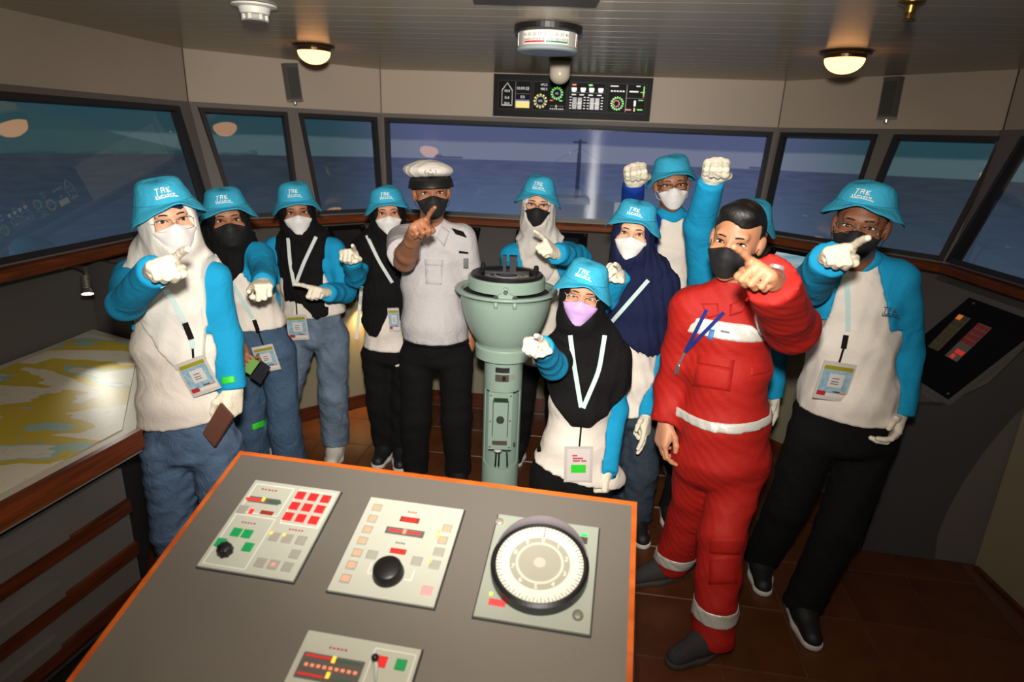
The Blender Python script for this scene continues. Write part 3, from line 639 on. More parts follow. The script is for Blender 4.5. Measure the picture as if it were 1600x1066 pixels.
for j, (zt_, zb_) in enumerate(((.70, .535), (.525, .36), (.35, .20))):
    dr = MB().prism([K(TL0+.02, .045, zb_), K(.42, .045, zb_), K(.42, .09, zb_), K(TL0+.02, .09, zb_)], A3(0, 0, zt_-zb_)).build('drawer', M_cab, ct)
    MB().prism([K(TL0+.02, .0445, zb_), K(.42, .0445, zb_), K(.42, .03, zb_), K(TL0+.02, .03, zb_)], A3(0, 0, .05)).build('drawer_pull', M_wood2, dr)
    MB().prism([K(TL0+.02, .0445, zb_+.055), K(.18-.16*j*.3, .0445, zb_+.055), K(.18-.16*j*.3, .022, zb_+.055), K(TL0+.02, .022, zb_+.055)], A3(0, 0, .05)).build('drawer_lip', M_cab, dr)
def chart_mat():
    m = bpy.data.materials.new('sea_chart_print'); m.use_nodes = True; nt = m.node_tree; bs = nt.nodes['Principled BSDF']; bs.inputs['Roughness'].default_value = .45
    tc = nt.nodes.new('ShaderNodeTexCoord'); mp = nt.nodes.new('ShaderNodeMapping'); mp.inputs['Rotation'].default_value = (0, 0, .9); mp.inputs['Scale'].default_value = (1.2, 3.0, 1); mp.inputs['Location'].default_value = (.4, 1.15, 0)
    nt.links.new(tc.outputs['Object'], mp.inputs[0]); n = noise(nt, mp.outputs[0], 1.25, 3.5, .35)
    c = mixc(nt, n.gt(.44), (206, 200, 182), (148, 182, 176)); c = mixc(nt, n.gt(.47), c, (196, 172, 60)); c = mixc(nt, n.gt(.555), c, (214, 206, 186))
    g2 = noise(nt, tc.outputs['Object'], 60, 2); c = mixc(nt, g2.gt(.68)*.35, c, (120, 118, 100))
    nt.links.new(c.k, bs.inputs['Base Color']); return m
MB().prism([K(TL0+.05, .035, .8385), K(.44, .035, .8385), z3(WX+A3(-.02, -.03, 0), .8385), z3(WX2+A3(.0, -.06, 0), .8385), z3(TB+A3(.04, -.05, 0), .8385), K(TL0+.05, .68, .8385)], A3(0, 0, .0012)).build('sea_chart', chart_mat(), label='paper sea chart in yellow and pale blue spread on the chart table', cat='chart')
# gooseneck lamp on the side panel beyond the table
lp = aty(137, 458, 2.62); 
MB().prism([z3(WX2+A3(.002, .03, 0), .006), z3(WX+A3(.12, -.03, 0), .006), z3(WX+A3(.13, .0, 0), .006), z3(WX2+A3(.006, .06, 0), .006)], A3(0, 0, 1.18)).build('side_panel', M_low, ct)
gl_ = root('chart_lamp', lp+A3(.02, .07, .13), 'small ribbed chrome reading lamp hanging over the sea chart', 'lamp')
wy = lp[1]+.2; wallp = A3(LOWL[0][0]+(LOWL[1][0]-LOWL[0][0])*(wy-LOWL[0][1])/(LOWL[1][1]-LOWL[0][1])+.02, wy, lp[2]+.075)
MB().tube([wallp+A3(-.02, .0, .0), wallp, lp+A3(-.03, .04, .10), lp+A3(-.0, .015, .085), lp+A3(0, .005, .05)], .006).build('arm', mat('lamp_arm', (110, 108, 104), .35, .6), gl_, smooth=True)
MB().lathe([(.02, 0), (.02, .01), (.001, .01)], wallp+A3(-.021, .0, 0), frame_from(unit(A3(.993, -.118, 0))), 16).build('mount', M_white, gl_)
lax = frame_from(unit(A3(.28, -.45, -1)))
pr = [(.014, -.05)]
for k in range(5): pr += [(.019+.001*k, -.045+.012*k), (.019+.001*k, -.039+.012*k), (.016+.001*k, -.036+.012*k)]
pr += [(.023, .02), (.027, .035), (.024, .035), (.001, .03)]
MB().lathe(pr, lp+A3(0, 0, .03), lax, 24).build('lamp_head', mat('lamp_chrome', (170, 168, 162), .22, .9), gl_)
MB().lathe([(.023, .0345), (.001, .0355)], lp+A3(0, 0, .03), lax, 20).build('bulb', mat('bulb_white', (255, 250, 235), .4, emit=(255, 248, 225), estr=14), gl_)
sl_ = bpy.data.lights.new('chart_lamp_beam', 'SPOT'); so_ = bpy.data.objects.new('chart_lamp_beam', sl_); COL.objects.link(so_); so_.parent = gl_
sl_.energy = 9; sl_.spot_size = math.radians(50); sl_.spot_blend = .9; sl_.shadow_soft_size = .02; sl_.color = (1, .97, .86)
tgt = atz(196, 604, .84); so_.location = Vector(lp+A3(0, 0, -.012))-Vector(base(gl_)); so_.rotation_euler = Vector(tgt-lp).to_track_quat('-Z', 'Y').to_euler()
# ------------------------------------------------------------------ instrument desks under the front windows
M_screen_blk = mat('black_instrument_glass', (11, 11, 12), .55, spec=.15); M_scr = mat('screen_off', (34, 35, 38), .2)
def desk(i, label, panels, d1=.47, zl=.84):
    a, b = LO[i], LO[i+1]; u = unit(b-a); nin = A3(u[1], -u[0], 0); L = np.linalg.norm(b-a)
    def mitre(k, d):
        e = []
        for s in (k-1, k):
            if 0 <= s < 5: q = unit(LO[s+1]-LO[s]); e.append(A3(q[1], -q[0], 0))
        mm = unit(sum(e)); return LO[k]+mm*d/(mm@e[0])
    r = root('instrument_desk', z3((a+b)/2+nin*.25, 0), label, 'console')
    def ext(prof, nm, m):
        k = len(prof); V = [z3(mitre(i, d), z) for d, z in prof]+[z3(mitre(i+1, d), z) for d, z in prof]
        add(nm, V, [tuple(range(k)), tuple(range(2*k-1, k-1, -1))]+[(q, q+k, (q+1) % k+k, (q+1) % k) for q in range(k)], m, r)
    ext([(.003, ZR-.055), (.05, ZR-.055), (d1, zl), (d1, zl-.05), (d1-.06, zl-.07), (.003, zl-.07)], 'sloped_top', M_low)
    ext([(.003, zl-.07), (d1-.07, zl-.07), (d1-.02, .1), (.003, .1)], 'front_panel', mat('desk_front_olive', (128, 122, 100), .55))
    ext([(.003, .1), (d1-.035, .1), (d1-.035, .004), (.003, .004)], 'plinth', M_wood2)
    po = z3(a, ZR-.055)+nin*.05; v = unit(nin*(d1-.05)+ZA*(zl-ZR+.055)); nn = np.cross(u, v); nn = nn if nn[2] > 0 else -nn
    Q = lambda x, y, d=0: po+u*x+v*y+nn*d
    for (x0, x1, y0, y1, scr) in panels:
        pn = MB().prism([Q(x0, y0, .0), Q(x1, y0, .0), Q(x1, y1, .0), Q(x0, y1, .0)], nn*.006).build('instrument_panel', M_screen_blk, r)
        for (x, y) in ((x0+.02, y0+.02), (x1-.02, y0+.02), (x0+.02, y1-.02), (x1-.02, y1-.02)):
            MB().lathe([(.005, 0), (.005, .003), (.001, .004)], Q(x, y, .005), (u, np.cross(nn, u), nn), 10).build('screw', M_steel, pn)
        for (sx0, sx1, sy0, sy1, m) in scr:
            MB().prism([Q(sx0, sy0, .005), Q(sx1, sy0, .005), Q(sx1, sy1, .005), Q(sx0, sy1, .005)], nn*.003).build('display', m, pn)
    return r, u, Q
def upos(i, px, py):
    a, b = LO[i], LO[i+1]; u = unit(b-a); nin = A3(u[1], -u[0], 0); po = z3(a, ZR-.055)+nin*.05; v = unit(nin*.42+ZA*(.84-ZR+.055)); nn = np.cross(u, v)
    q = atpl(px, py, po, nn)-po; return q@u, q@v
M_chartscr = mat('display_yellow_chart', (150, 130, 60), .4, emit=(190, 165, 80), estr=.35, vary=(30, .3))
def sky_display():
    m = bpy.data.materials.new('display_blue_sky'); m.use_nodes = True; nt = m.node_tree; bs = nt.nodes['Principled BSDF']; bs.inputs['Base Color'].default_value = (.02, .03, .04, 1); bs.inputs['Roughness'].default_value = .2
    tc = nt.nodes.new('ShaderNodeTexCoord'); mp = nt.nodes.new('ShaderNodeMapping'); mp.inputs['Scale'].default_value = (2, 2, 14); nt.links.new(tc.outputs['Object'], mp.inputs[0])
    n = noise(nt, mp.outputs[0], 2.4, 4).ss(.35, .75); nt.links.new(mixc(nt, n, (96, 150, 172), (190, 205, 205)).k, bs.inputs['Emission Color']); bs.inputs['Emission Strength'].default_value = .8; return m
# forward desks
a1, y1 = upos(1, 507, 346); b1, _ = upos(1, 585, 345)
e1 = min(.93, max(a1+.35, b1)); a1 = min(max(.05, a1), e1-.3)
desk(1, 'grey instrument desk with a dark switched-off display below the two narrow windows', [(a1, e1, .015, .40, [(a1+.05, e1-.05, .06, .35, M_scr)])])
qa, _ = upos(2, 640, 350); qb, _ = upos(2, 752, 353); qc, _ = upos(2, 885, 360); qd, _ = upos(2, 919, 361)
desk(2, 'long grey instrument desk under the wide centre window', [(qb-.52, qb, .012, .34, [(qb-.46, qb-.062, .06, .30, M_chartscr)]), (qd-.5, qd, .012, .34, [(qd-.44, qd-.06, .06, .30, M_scr)])])
qa, _ = upos(3, 1200, 385); qb, _ = upos(3, 1283, 398); qc, _ = upos(3, 1400, 415); qd, _ = upos(3, 1470, 428)
x3 = max(qb-.42, .19)
desk(3, 'grey instrument desk with a lit blue display in the starboard corner', [(x3, qb, .012, .38, [(x3+.05, qb-.055, .05, .33, sky_display())]), (max(qb+.03, min(qc, 1.0)-.3), min(qd, 1.05), .012, .38, [])])
# ------------------------------------------------------------------ side console on the starboard side
ey = unit(A3(.48, -.088, 0)); ep = A3(2.19, 2.468, 0); en = A3(ey[1], -ey[0], 0)       # en towards the camera side
en = en if en[1] < 0 else -en
sc_ = root('side_console', ep-ey*.25-en*.3, 'tall grey side console with a curved end panel and black switch plate', 'console')
def EP(px, py): return atpl(px, py, ep, en)
end = [EP(1345, 865), EP(1387, 735), EP(1384, 715), EP(1372, 632), EP(1475, 634), EP(1546, 600), EP(1600, 548)]
wt = ep+ey*.02+A3(0, 0, 1.2); wb = ep+ey*.02
end2 = end+[wt, wt-A3(0, 0, .27)]
crv = [EP(1600, 636), EP(1586, 649), EP(1566, 671), EP(1542, 700), EP(1519, 732), EP(1503, 757), EP(1489, 782), EP(1476, 808), EP(1465, 836), EP(1460, 875)]
for p in crv+end2: p[2] = max(p[2], .004)
MB().prism(end2+crv, -en*.04).build('end_panel', mat('end_panel_grey', (70, 69, 70), .5), sc_)
dp = -en*.86; lipx = EP(1475, 634); lipl = EP(1372, 632)
fx = EP(1345, 865); fx[2] = .004
# lighter carcass behind the end panel
prof = [fx+ey*.02, fx+ey*.04+A3(0, 0, .55), lipl+ey*.12-A3(0, 0, .02), lipx-A3(0, 0, .01)-en*0, wt-A3(0, 0, .012), wb]
prof = [p-en*.012 for p in prof]
for p in prof: p[2] = max(p[2], .004)
wdir = unit(LO[4]-LO[5]); mq = LO[4]; e3 = unit(LO[4]-LO[3]); e4 = unit(LO[5]-LO[4]); mm_ = unit(A3(e3[1], -e3[0], 0)+A3(e4[1], -e4[0], 0)); mn = A3(mm_[1], -mm_[0], 0)
def far(p):
    return p+wdir*((mq-p)@mn/(wdir@mn)-.004)          # along the wall as far as the mitre
def run(P, nm, m):
    k = len(P); Q = [far(p) for p in P]; add(nm, P+Q, [tuple(range(k)), tuple(range(2*k-1, k-1, -1))]+[(i, i+k, (i+1) % k+k, (i+1) % k) for i in range(k)], m, sc_)
run(prof, 'carcass', mat('carcass_grey', (104, 98, 94), .55))
MB().prism([fx-ey*.01, EP(1387, 735)-ey*.01, EP(1387, 735)-ey*.03, fx-ey*.03], dp*.5-en*0).build('front_strip', M_band, sc_)
# sloped switch plate
s0 = lipx+ey*.02; s1 = wt-A3(0, 0, .015); sv = unit(s1-s0); sL = np.linalg.norm(s1-s0); sn = unit(np.cross(sv, wdir)); sn = sn if sn[2] > 0 else -sn
run([s0+A3(0, 0, 0), s1+A3(0, 0, 0), s1+sn*.012, s0+sn*.012], 'sloped_top', M_cab)
SQ = lambda a, b, d=0: s0+sv*a+wdir*b+sn*(.012+d)
def suv(px, py):
    q = atpl(px, py, s0+sn*.018, sn)-(s0+sn*.018); k = sv@wdir; a, b = q@sv, q@wdir; return (a-k*b)/(1-k*k), (b-k*a)/(1-k*k)
pa = suv(1492, 614); pb = suv(1503, 455); pc = suv(1438, 572)
plate = MB().prism([SQ(.02, pa[1]), SQ(sL-.03, pa[1]), SQ(sL-.03, pa[1]+.46), SQ(.02, pa[1]+.46)], sn*.006).build('switch_plate', M_screen_blk, sc_)
for a_, b_ in ((.04, pa[1]+.02), (sL-.05, pa[1]+.02), (.04, pa[1]+.4), (sL-.05, pa[1]+.4)): MB().lathe([(.006, 0), (.006, .003), (.001, .004)], SQ(a_, b_, .006), (sv, np.cross(sn, sv), sn), 10).build('screw', M_steel, plate)
def splate(corners, m, rows, cols, bm, nm):
    q = [suv(*c) for c in corners]; P0, P1, P2, P3 = [SQ(*k, .006) for k in q]      # near-bottom-left, near right, far right, far left
    pl_ = MB().prism([P0, P1, P2, P3], sn*.003).build('button_plate', m, plate)
    ax = unit(P1-P0); ay = unit(P3-P0)
    for r_ in range(rows):
        for c_ in range(cols):
            f = (c_+.5)/cols; g_ = (r_+.5)/rows; P = P0+(P1-P0)*f+(P3-P0)*g_+sn*.004; mm = bm(r_, c_)
            if mm is not None: MB().box(P, (ax, ay, sn), (np.linalg.norm(P1-P0)/cols*.36, np.linalg.norm(P3-P0)/rows*.36, .003)).build(nm, mm, pl_)
M_dleda = mat('amber_led_dim', (190, 110, 40), .4, emit=(230, 120, 40), estr=.5); M_dledr = mat('red_led_dim', (190, 60, 40), .4, emit=(220, 50, 40), estr=.5)
M_khk = mat('plate_khaki', (112, 104, 78), .5); M_gpl = mat('plate_grey', (128, 120, 112), .5); M_dred = mat('button_dull_red', (150, 40, 44), .4, emit=(160, 30, 30), estr=.08)
splate(((1450, 542), (1466, 549), (1517, 498), (1500, 491)), M_khk, 6, 2, lambda r, c: M_dleda if (r, c) == (5, 0) else mat('khaki_button', (96, 90, 66), .5), 'button')
splate(((1477, 556), (1495, 566), (1550, 513), (1530, 505)), M_gpl, 7, 3, lambda r, c: M_dred if r > 2 else (M_dledr if (r, c) in ((0, 1), (1, 1), (1, 2)) else None), 'button')
# bottle green kick board on the right wall
MB().prism([A3(2.165, -2.4, .004), A3(2.16+.03, 2.44, .004), A3(2.15+.02, 2.44, .004), A3(2.145, -2.4, .004)], A3(0, 0, .02)).build('baseboard_right', M_wood2, kind='structure')
MB().prism([A3(2.19, -2.5, 0), A3(2.20, 2.47, 0), A3(2.27, 2.47, 0), A3(2.25, -2.5, 0)], A3(0, 0, ZR-.03)).build('trim_%d' % tn, mat('lining_beige', (150, 140, 112), .55), kind='structure')
# ------------------------------------------------------------------ ceiling fittings
M_chr = mat('lamp_bronze', (92, 72, 56), .3, .9); 
def glow_mat():
    m = bpy.data.materials.new('lamp_dome_lit'); m.use_nodes = True; nt = m.node_tree; nt.nodes.clear(); out = nt.nodes.new('ShaderNodeOutputMaterial'); em = nt.nodes.new('ShaderNodeEmission')
    em.inputs[0].default_value = (1, .44, .15, 1); em.inputs[1].default_value = 4.6; nt.links.new(em.outputs[0], out.inputs[0]); return m
M_glow = glow_mat()
CAX = (XA, YA, ZA)
def ceiling_lamp(p, label):
    r = root('ceiling_lamp', p, label, 'lamp', 'round ceiling lamps')
    MB().lathe([(.105, -.001), (.108, -.008), (.1, -.013), (.088, -.016), (.086, -.028), (.082, -.03), (.001, -.03)], p, CAX, 40).build('flange', M_chr, r, smooth=False)
    MB().lathe([(.083, -.028)]+[(.083*math.cos(t), -.03-.062*math.sin(t)) for t in np.linspace(.05, 1.5, 9)], p, CAX, 40).build('dome', M_glow, r, smooth=True)
    return r
l1 = atz(490, 71, ZC-.002); l2 = atz(1322, 81, ZC-.002)
ceiling_lamp(l1, 'round lit ceiling lamp with an orange glow above the two women in black hijabs')
ceiling_lamp(l2, 'round lit ceiling lamp with an orange glow above the person in red')
# smoke detector
sd = atz(397, 8, ZC-.002); r = root('smoke_detector', sd, 'white round smoke detector on the ceiling', 'detector')
MB().lathe([(.078, 0), (.078, -.006), (.055, -.01), (.05, -.03), (.001, -.03)], sd, CAX, 36).build('base', M_white, r)
MB().lathe([(.05, -.03), (.046, -.034), (.04, -.034), (.04, -.045), (.034, -.052), (.001, -.052)], sd, CAX, 36).build('sensor', mat('detector_shadow', (170, 166, 156), .5), r)  # sensor body in a greyer tone than the white base
for k in range(8):
    t = 2*PI*k/8; MB().box(sd+A3(math.cos(t)*.043, math.sin(t)*.043, -.041), (A3(math.cos(t), math.sin(t), 0), A3(-math.sin(t), math.cos(t), 0), ZA), (.004, .006, .009)).build('fin', M_white, r)
# sprinkler
sp_ = atz(1425, 2, ZC-.002); r = root('sprinkler', sp_, 'brass sprinkler head on the ceiling', 'sprinkler')
MB().lathe([(.035, 0), (.035, -.005), (.016, -.012), (.014, -.03), (.001, -.03)], sp_, CAX, 20).build('rosette', M_brass, r)
MB().lathe([(.008, -.03), (.01, -.045), (.02, -.05), (.018, -.053), (.001, -.055)], sp_, CAX, 16).build('deflector', M_brass, r)
# ceiling hatch
hp = atz(836, 1, ZC); MB().prism([hp+A3(-.2, -.14, -.004), hp+A3(.2, -.16, -.004), hp+A3(.2, .05, -.004), hp+A3(-.2, .07, -.004)], A3(0, 0, .003)).build('ceiling_hatch', mat('hatch_dark', (84, 78, 72), .6), label='dark rectangular hatch flush with the ceiling', cat='hatch')
# rudder indicator drum
rp = atz(857, 42, ZC-.002); rp[2] = ZC-.002; r = root('rudder_indicator', rp, 'round ceiling rudder indicator with white numbered scales', 'indicator')
RD = .118
MB().lathe([(RD*1.13, 0), (RD*1.13, -.02), (RD*1.02, -.026), (.001, -.026)], rp, CAX, 48).build('top_ring', M_black, r)
MB().lathe([(RD*.985, -.026), (RD*.985, -.085), (.001, -.085)], rp, CAX, 48).build('drum', mat('drum_silver', (170, 168, 160), .4), r)
MB().lathe([(RD*.99, -.077), (RD*1.02, -.083), (RD*1.0, -.09), (RD*.93, -.094), (.001, -.096)], rp, CAX, 48).build('bottom_cap', mat('cap_grey_blue', (150, 158, 160), .3), r)
def drumband(nm, m, t0, t1, z0, z1, rr, n=14):
    V = []
    for i in range(n+1):
        t = -PI/2+t0+(t1-t0)*i/n; d = A3(math.cos(t), math.sin(t), 0); V += [rp+d*rr+A3(0, 0, z0), rp+d*rr+A3(0, 0, z1), rp+d*(rr-.002)+A3(0, 0, z1), rp+d*(rr-.002)+A3(0, 0, z0)]
    return add(nm, V, [(4*i, 4*i+4, 4*i+5, 4*i+1) for i in range(n)]+[(4*i+1, 4*i+5, 4*i+6, 4*i+2) for i in range(n)]+[(4*i+3, 4*i+7, 4*i+4, 4*i) for i in range(n)]+[(0, 1, 2, 3), (4*n+3, 4*n+2, 4*n+1, 4*n)], m, r)
M_face = mat('scale_face', (232, 226, 216), .45); M_sred = mat('scale_red', (190, 40, 50), .45); M_sgrn = mat('scale_green', (40, 120, 84), .45)
for c0 in (-.12, 2*PI/3-.12, -2*PI/3-.12):
    drumband('scale', M_face, c0-.82, c0+.82, -.074, -.028, RD*1.0); drumband('port_band', M_sred, c0-.78, c0-.02, -.07, -.064, RD*1.004); drumband('starboard_band', M_sgrn, c0+.02, c0+.78, -.07, -.064, RD*1.004)
    tk = MB()
    for k in range(-16, 17):
        t = -PI/2+c0+k*.048; d = A3(math.cos(t), math.sin(t), 0); s_ = A3(-d[1], d[0], 0); hh = .005 if k % 4 == 0 else .0035; tk.box(rp+d*(RD*1.003)+A3(0, 0, -.0585+.0), (s_, d, ZA), (.0008, .0006, hh))
    tk.build('ticks', M_dink, r)
    for k in range(-4, 5):
        t = -PI/2+c0+k*.185; d = A3(math.cos(t), math.sin(t), 0); s_ = A3(-d[1], d[0], 0); nb = MB(); put_text(nb, str(abs(k)*10), .0155, rp+d*(RD*1.006)+A3(0, 0, -.042), (s_, ZA)); nb.build('numeral', M_dink, r)
# white domed sensor on the ceiling
wp = atz(876, 92, ZC-.002); r = root('domed_sensor', wp, 'cream domed cylinder hanging from the ceiling by the display panel', 'sensor')
MB().lathe([(.062, 0), (.062, -.014), (.055, -.016), (.001, -.016)], wp, CAX, 28).build('mount', mat('mount_olive', (86, 76, 40), .5), r)
MB().lathe([(.058, -.008), (.056, -.08)]+[(.056*math.cos(t), -.08-.05*math.sin(t)) for t in np.linspace(.1, 1.5, 8)], wp, CAX, 28).build('dome', mat('dome_cream', (212, 200, 178), .3), r, smooth=True)
# overhead display panel on the front wall
fu = unit(UP[3]-UP[2]); fn_ = A3(fu[1], -fu[0], 0)
def FW(px, py): return atpl(px, py, UP[2]+fn_*.03, fn_)
a_, b_, c_, d_ = FW(772, 116), FW(1021, 121), FW(1015, 188), FW(770, 183)
zt1 = min(ZC-.004, (a_[2]+b_[2])/2); zb1 = (c_[2]+d_[2])/2; x0 = (a_+d_)/2; x1 = (b_+c_)/2; dw = (x1-x0)@fu
r = root('overhead_display', z3((x0+x1)/2, zb1), 'black overhead panel with four lit navigation displays above the centre window', 'display')
DO = z3(x0, zb1); dh = zt1-zb1
D = lambda x, y, d=0: DO+fu*x*dw+A3(0, 0, y*dh)+fn_*d
MB().prism([D(0, 0, -.028), D(1, 0, -.028), D(1, 1, -.028), D(0, 1, -.028)], fn_*.034).build('casing', mat('casing_black', (12, 12, 12), .5, spec=.15), r)
def em(name, c, s=1.15): return mat(name, (8, 8, 8), .3, emit=c, estr=s)
eW, eG, eR, eY, eB, eK = em('px_white', (220, 222, 215)), em('px_green', (90, 220, 60)), em('px_red', (225, 50, 45)), em('px_yellow', (225, 205, 110)), em('px_blue', (60, 60, 170)), mat('display_black', (7, 7, 8), .5, spec=.1)
DAX = (fu, ZA, fn_)
def disp(x0_, x1_):
    bz_ = MB().prism([D(x0_, .16, .006), D(x1_, .16, .006), D(x1_, .86, .006), D(x0_, .86, .006)], fn_*.004).build('bezel', mat('bezel_grey', (30, 30, 32), .5, spec=.2), r)
    MB().prism([D(x0_+.006, .19, .010), D(x1_-.006, .19, .010), D(x1_-.006, .83, .010), D(x0_+.006, .83, .010)], fn_*.0012).build('screen', eK, bz_)
    return bz_
def drw(p, rects, m, nm='readout'):
    b = MB()
    for xa, ya, xb, yb in rects: b.box(D((xa+xb)/2, (ya+yb)/2, .0116), DAX, (abs(xb-xa)*dw/2, abs(yb-ya)*dh/2, .0006))
    return b.build(nm, m, p)
def dtxt(p, s, x, y, size, m, nm='readout'):
    b = MB(); put_text(b, s, size, D(x, y, .0125), (fu, ZA)); return b.build(nm, m, p)
def drng(p, x, y, rad, n, m, ln=.006, nm='gauge'):
    b = MB(); C_ = D(x, y, .0118)
    for k in range(n):
        t = 2*PI*k/n; d = fu*math.sin(t)+ZA*math.cos(t); s_ = fu*math.cos(t)-ZA*math.sin(t); b.box(C_+d*rad, (s_, d, fn_), (rad*PI/n*.55, ln, .0006))
    return b.build(nm, m, p)
q = disp(.03, .245)
px = lambda x: x/1600*260/245-.012
drw(q, [(.056, .27, .058, .62), (.122, .27, .124, .62), (.056, .26, .124, .275)], eW)
b = MB(); b.tube([D(.057, .62, .012), D(.09, .79, .012), D(.123, .62, .012)], .0022, 4); b.build('readout', eW, q)
dtxt(q, '00.0', .09, .60, .022, eW); dtxt(q, '0.4', .09, .44, .026, eW); dtxt(q, '00.0', .09, .31, .022, eW)
drw(q, [(.142, .2, .145, .82), (.145, .545, .236, .552)], em('px_grey', (90, 90, 92)))
dtxt(q, '10:09:25', .19, .67, .026, eW); dtxt(q, '0.0', .19, .47, .024, eW); drw(q, [(.147, .215, .235, .375)], eY, 'depth_field'); drw(q, [(.147, .375, .235, .41)], eB, 'depth_field')
q = disp(.255, .475)
dtxt(q, '072.5', .325, .77, .02, eW); dtxt(q, '082.2', .325, .67, .02, eW); drng(q, .305, .39, .04, 12, eY); drng(q, .305, .39, .029, 20, eW, .0015); dtxt(q, '072', .305, .39, .018, eW)
drng(q, .408, .58, .036, 14, eG); drng(q, .408, .58, .028, 24, eW, .001); dtxt(q, '0.5', .408, .58, .016, eW); drw(q, [(.365, .40, .385, .425)], eR); drw(q, [(.425, .40, .445, .425)], eG); drw(q, [(.365, .28, .455, .286)], em('px_grey', (90, 90, 92))); drw(q, [(.405, .24, .41, .31)], eY); drw(q, [(.368+.013*k, .205, .375+.013*k, .225) for k in range(7)], eW)
q = disp(.487, .715)
drw(q, [(.502, .775, .527, .81)], eR); drw(q, [(.605, .775, .63, .81)], eG)
for k, x in enumerate((.515, .572, .625, .682)): drw(q, [(x-.016, .66, x+.016, .73), (x-.012, .63, x+.012, .655)], eW)
drw(q, [(.495, .615, .708, .62)], em('px_grey', (90, 90, 92)))
for x in (.522, .555, .632, .665): drw(q, [(x-.013, .23, x+.013, .5)], em('px_slate', (70, 74, 92))); drw(q, [(x-.014, .355, x+.014, .385)], eY); 
drw(q, [(.508, .30, .536, .355)], eR)
drw(q, [(x-.006, .24+.065*k, x+.006, .255+.065*k) for x in (.497, .585, .607, .694) for k in range(5)], eW)
drw(q, [(x-.014, .555, x+.014, .575) for x in (.515, .565, .62, .675)], eW)
q = disp(.727, .965)
drng(q, .79, .39, .038, 16, eG); drng(q, .785, .39, .02, 10, eR, .004); drw(q, [(.745+.018*k, .66, .757+.018*k, .69) for k in range(5)], eW); drw(q, [(.74, .78, .79, .80)], eW)
drw(q, [(.842, .2, .845, .82), (.845, .52, .955, .525)], em('px_grey', (90, 90, 92))); drw(q, [(.86, .66, .915, .69), (.9, .79, .925, .81)], eW); drw(q, [(.945, .6, .952, .80)], eG); drw(q, [(.945, .55, .952, .6)], eR); drw(q, [(.93, .655, .955, .67)], eY)
drw(q, [(.893, .34, .905, .47)], eW); drw(q, [(.845, .24, .88, .265)], eR); drw(q, [(.915, .25, .95, .275)], eG); drw(q, [(.92, .47, .95, .49)], eG); drw(q, [(.895, .22, .902, .30)], eY)
# grey column speakers on the upper wall
M_spk = mat('speaker_grey', (92, 88, 84), .45, .2); M_spkend = mat('speaker_end_chrome', (170, 168, 164), .25, .7)
for i, pxs, lab in ((1, ((452, 99), (461, 159)), 'narrow grey column speaker on the wall beside the left ceiling lamp'), (3, ((1399, 114), (1385, 187)), 'narrow grey column speaker on the wall beside the right ceiling lamp')):
    u_ = unit(UP[i+1]-UP[i]); n_ = A3(u_[1], -u_[0], 0); o_ = UP[i]+n_*.04
    t_ = atpl(*pxs[0], o_, n_); b_ = atpl(*pxs[1], o_, n_); t_[2] = min(t_[2], ZC-.012); ax_ = unit(t_-b_); L_ = np.linalg.norm(t_-b_); sd_ = unit(np.cross(ax_, n_)); c_ = (t_+b_)/2
    lab = lab.replace('left ceiling lamp', 'front corner window').replace('right ceiling lamp', 'starboard corner window')
    r = root('column_speaker', c_-ax_*L_/2, lab, 'speaker', 'column speakers')
    MB().box(c_, (sd_, n_, ax_), (.042, .03, L_/2-.012)).build('cabinet', M_spk, r)
    MB().box(c_+n_*.031, (sd_, n_, ax_), (.034, .002, L_/2-.025)).build('grille', mat('speaker_mesh', (64, 62, 60), .6), r)
    for s_ in (-1, 1): MB().box(c_+ax_*s_*(L_/2-.007), (sd_, n_, ax_), (.043, .032, .007)).build('end_cap', M_spkend if s_ < 0 else M_spk, r)
    MB().lathe([(.012, 0), (.012, -.015), (.006, -.022), (.001, -.022)], c_-ax_*(L_/2)+n_*.0, (sd_, n_, ax_), 14).build('knob', M_spkend, r)
    MB().box(c_-n_*.033, (sd_, n_, ax_), (.012, .009, .03)).build('bracket', M_spk, r)

# warm foot light under the forward desk
flp = A3(-1.0, 3.985, .765); r = root('foot_light', flp, 'small warm foot light under the desk beneath the narrow windows', 'lamp')
MB().lathe([(.03, .02), (.03, -.012), (.024, -.016), (.001, -.016)], flp, CAX, 20).build('housing', M_chr, r); MB().lathe([(.022, -.0165), (.001, -.018)], flp, CAX, 16).build('lens', mat('foot_lens', (255, 200, 120), .4, emit=(255, 190, 100), estr=3), r)
fs_ = bpy.data.lights.new('foot_light_beam', 'SPOT'); fo_ = bpy.data.objects.new('foot_light_beam', fs_); COL.objects.link(fo_); fo_.parent = r; fs_.energy = 46; fs_.color = (1, .62, .24); fs_.spot_size = math.radians(70); fs_.spot_blend = .9; fs_.shadow_soft_size = .02
fo_.location = (0, 0, -.02); fo_.rotation_euler = Vector((-.12, -.25, -1)).to_track_quat('-Z', 'Y').to_euler()
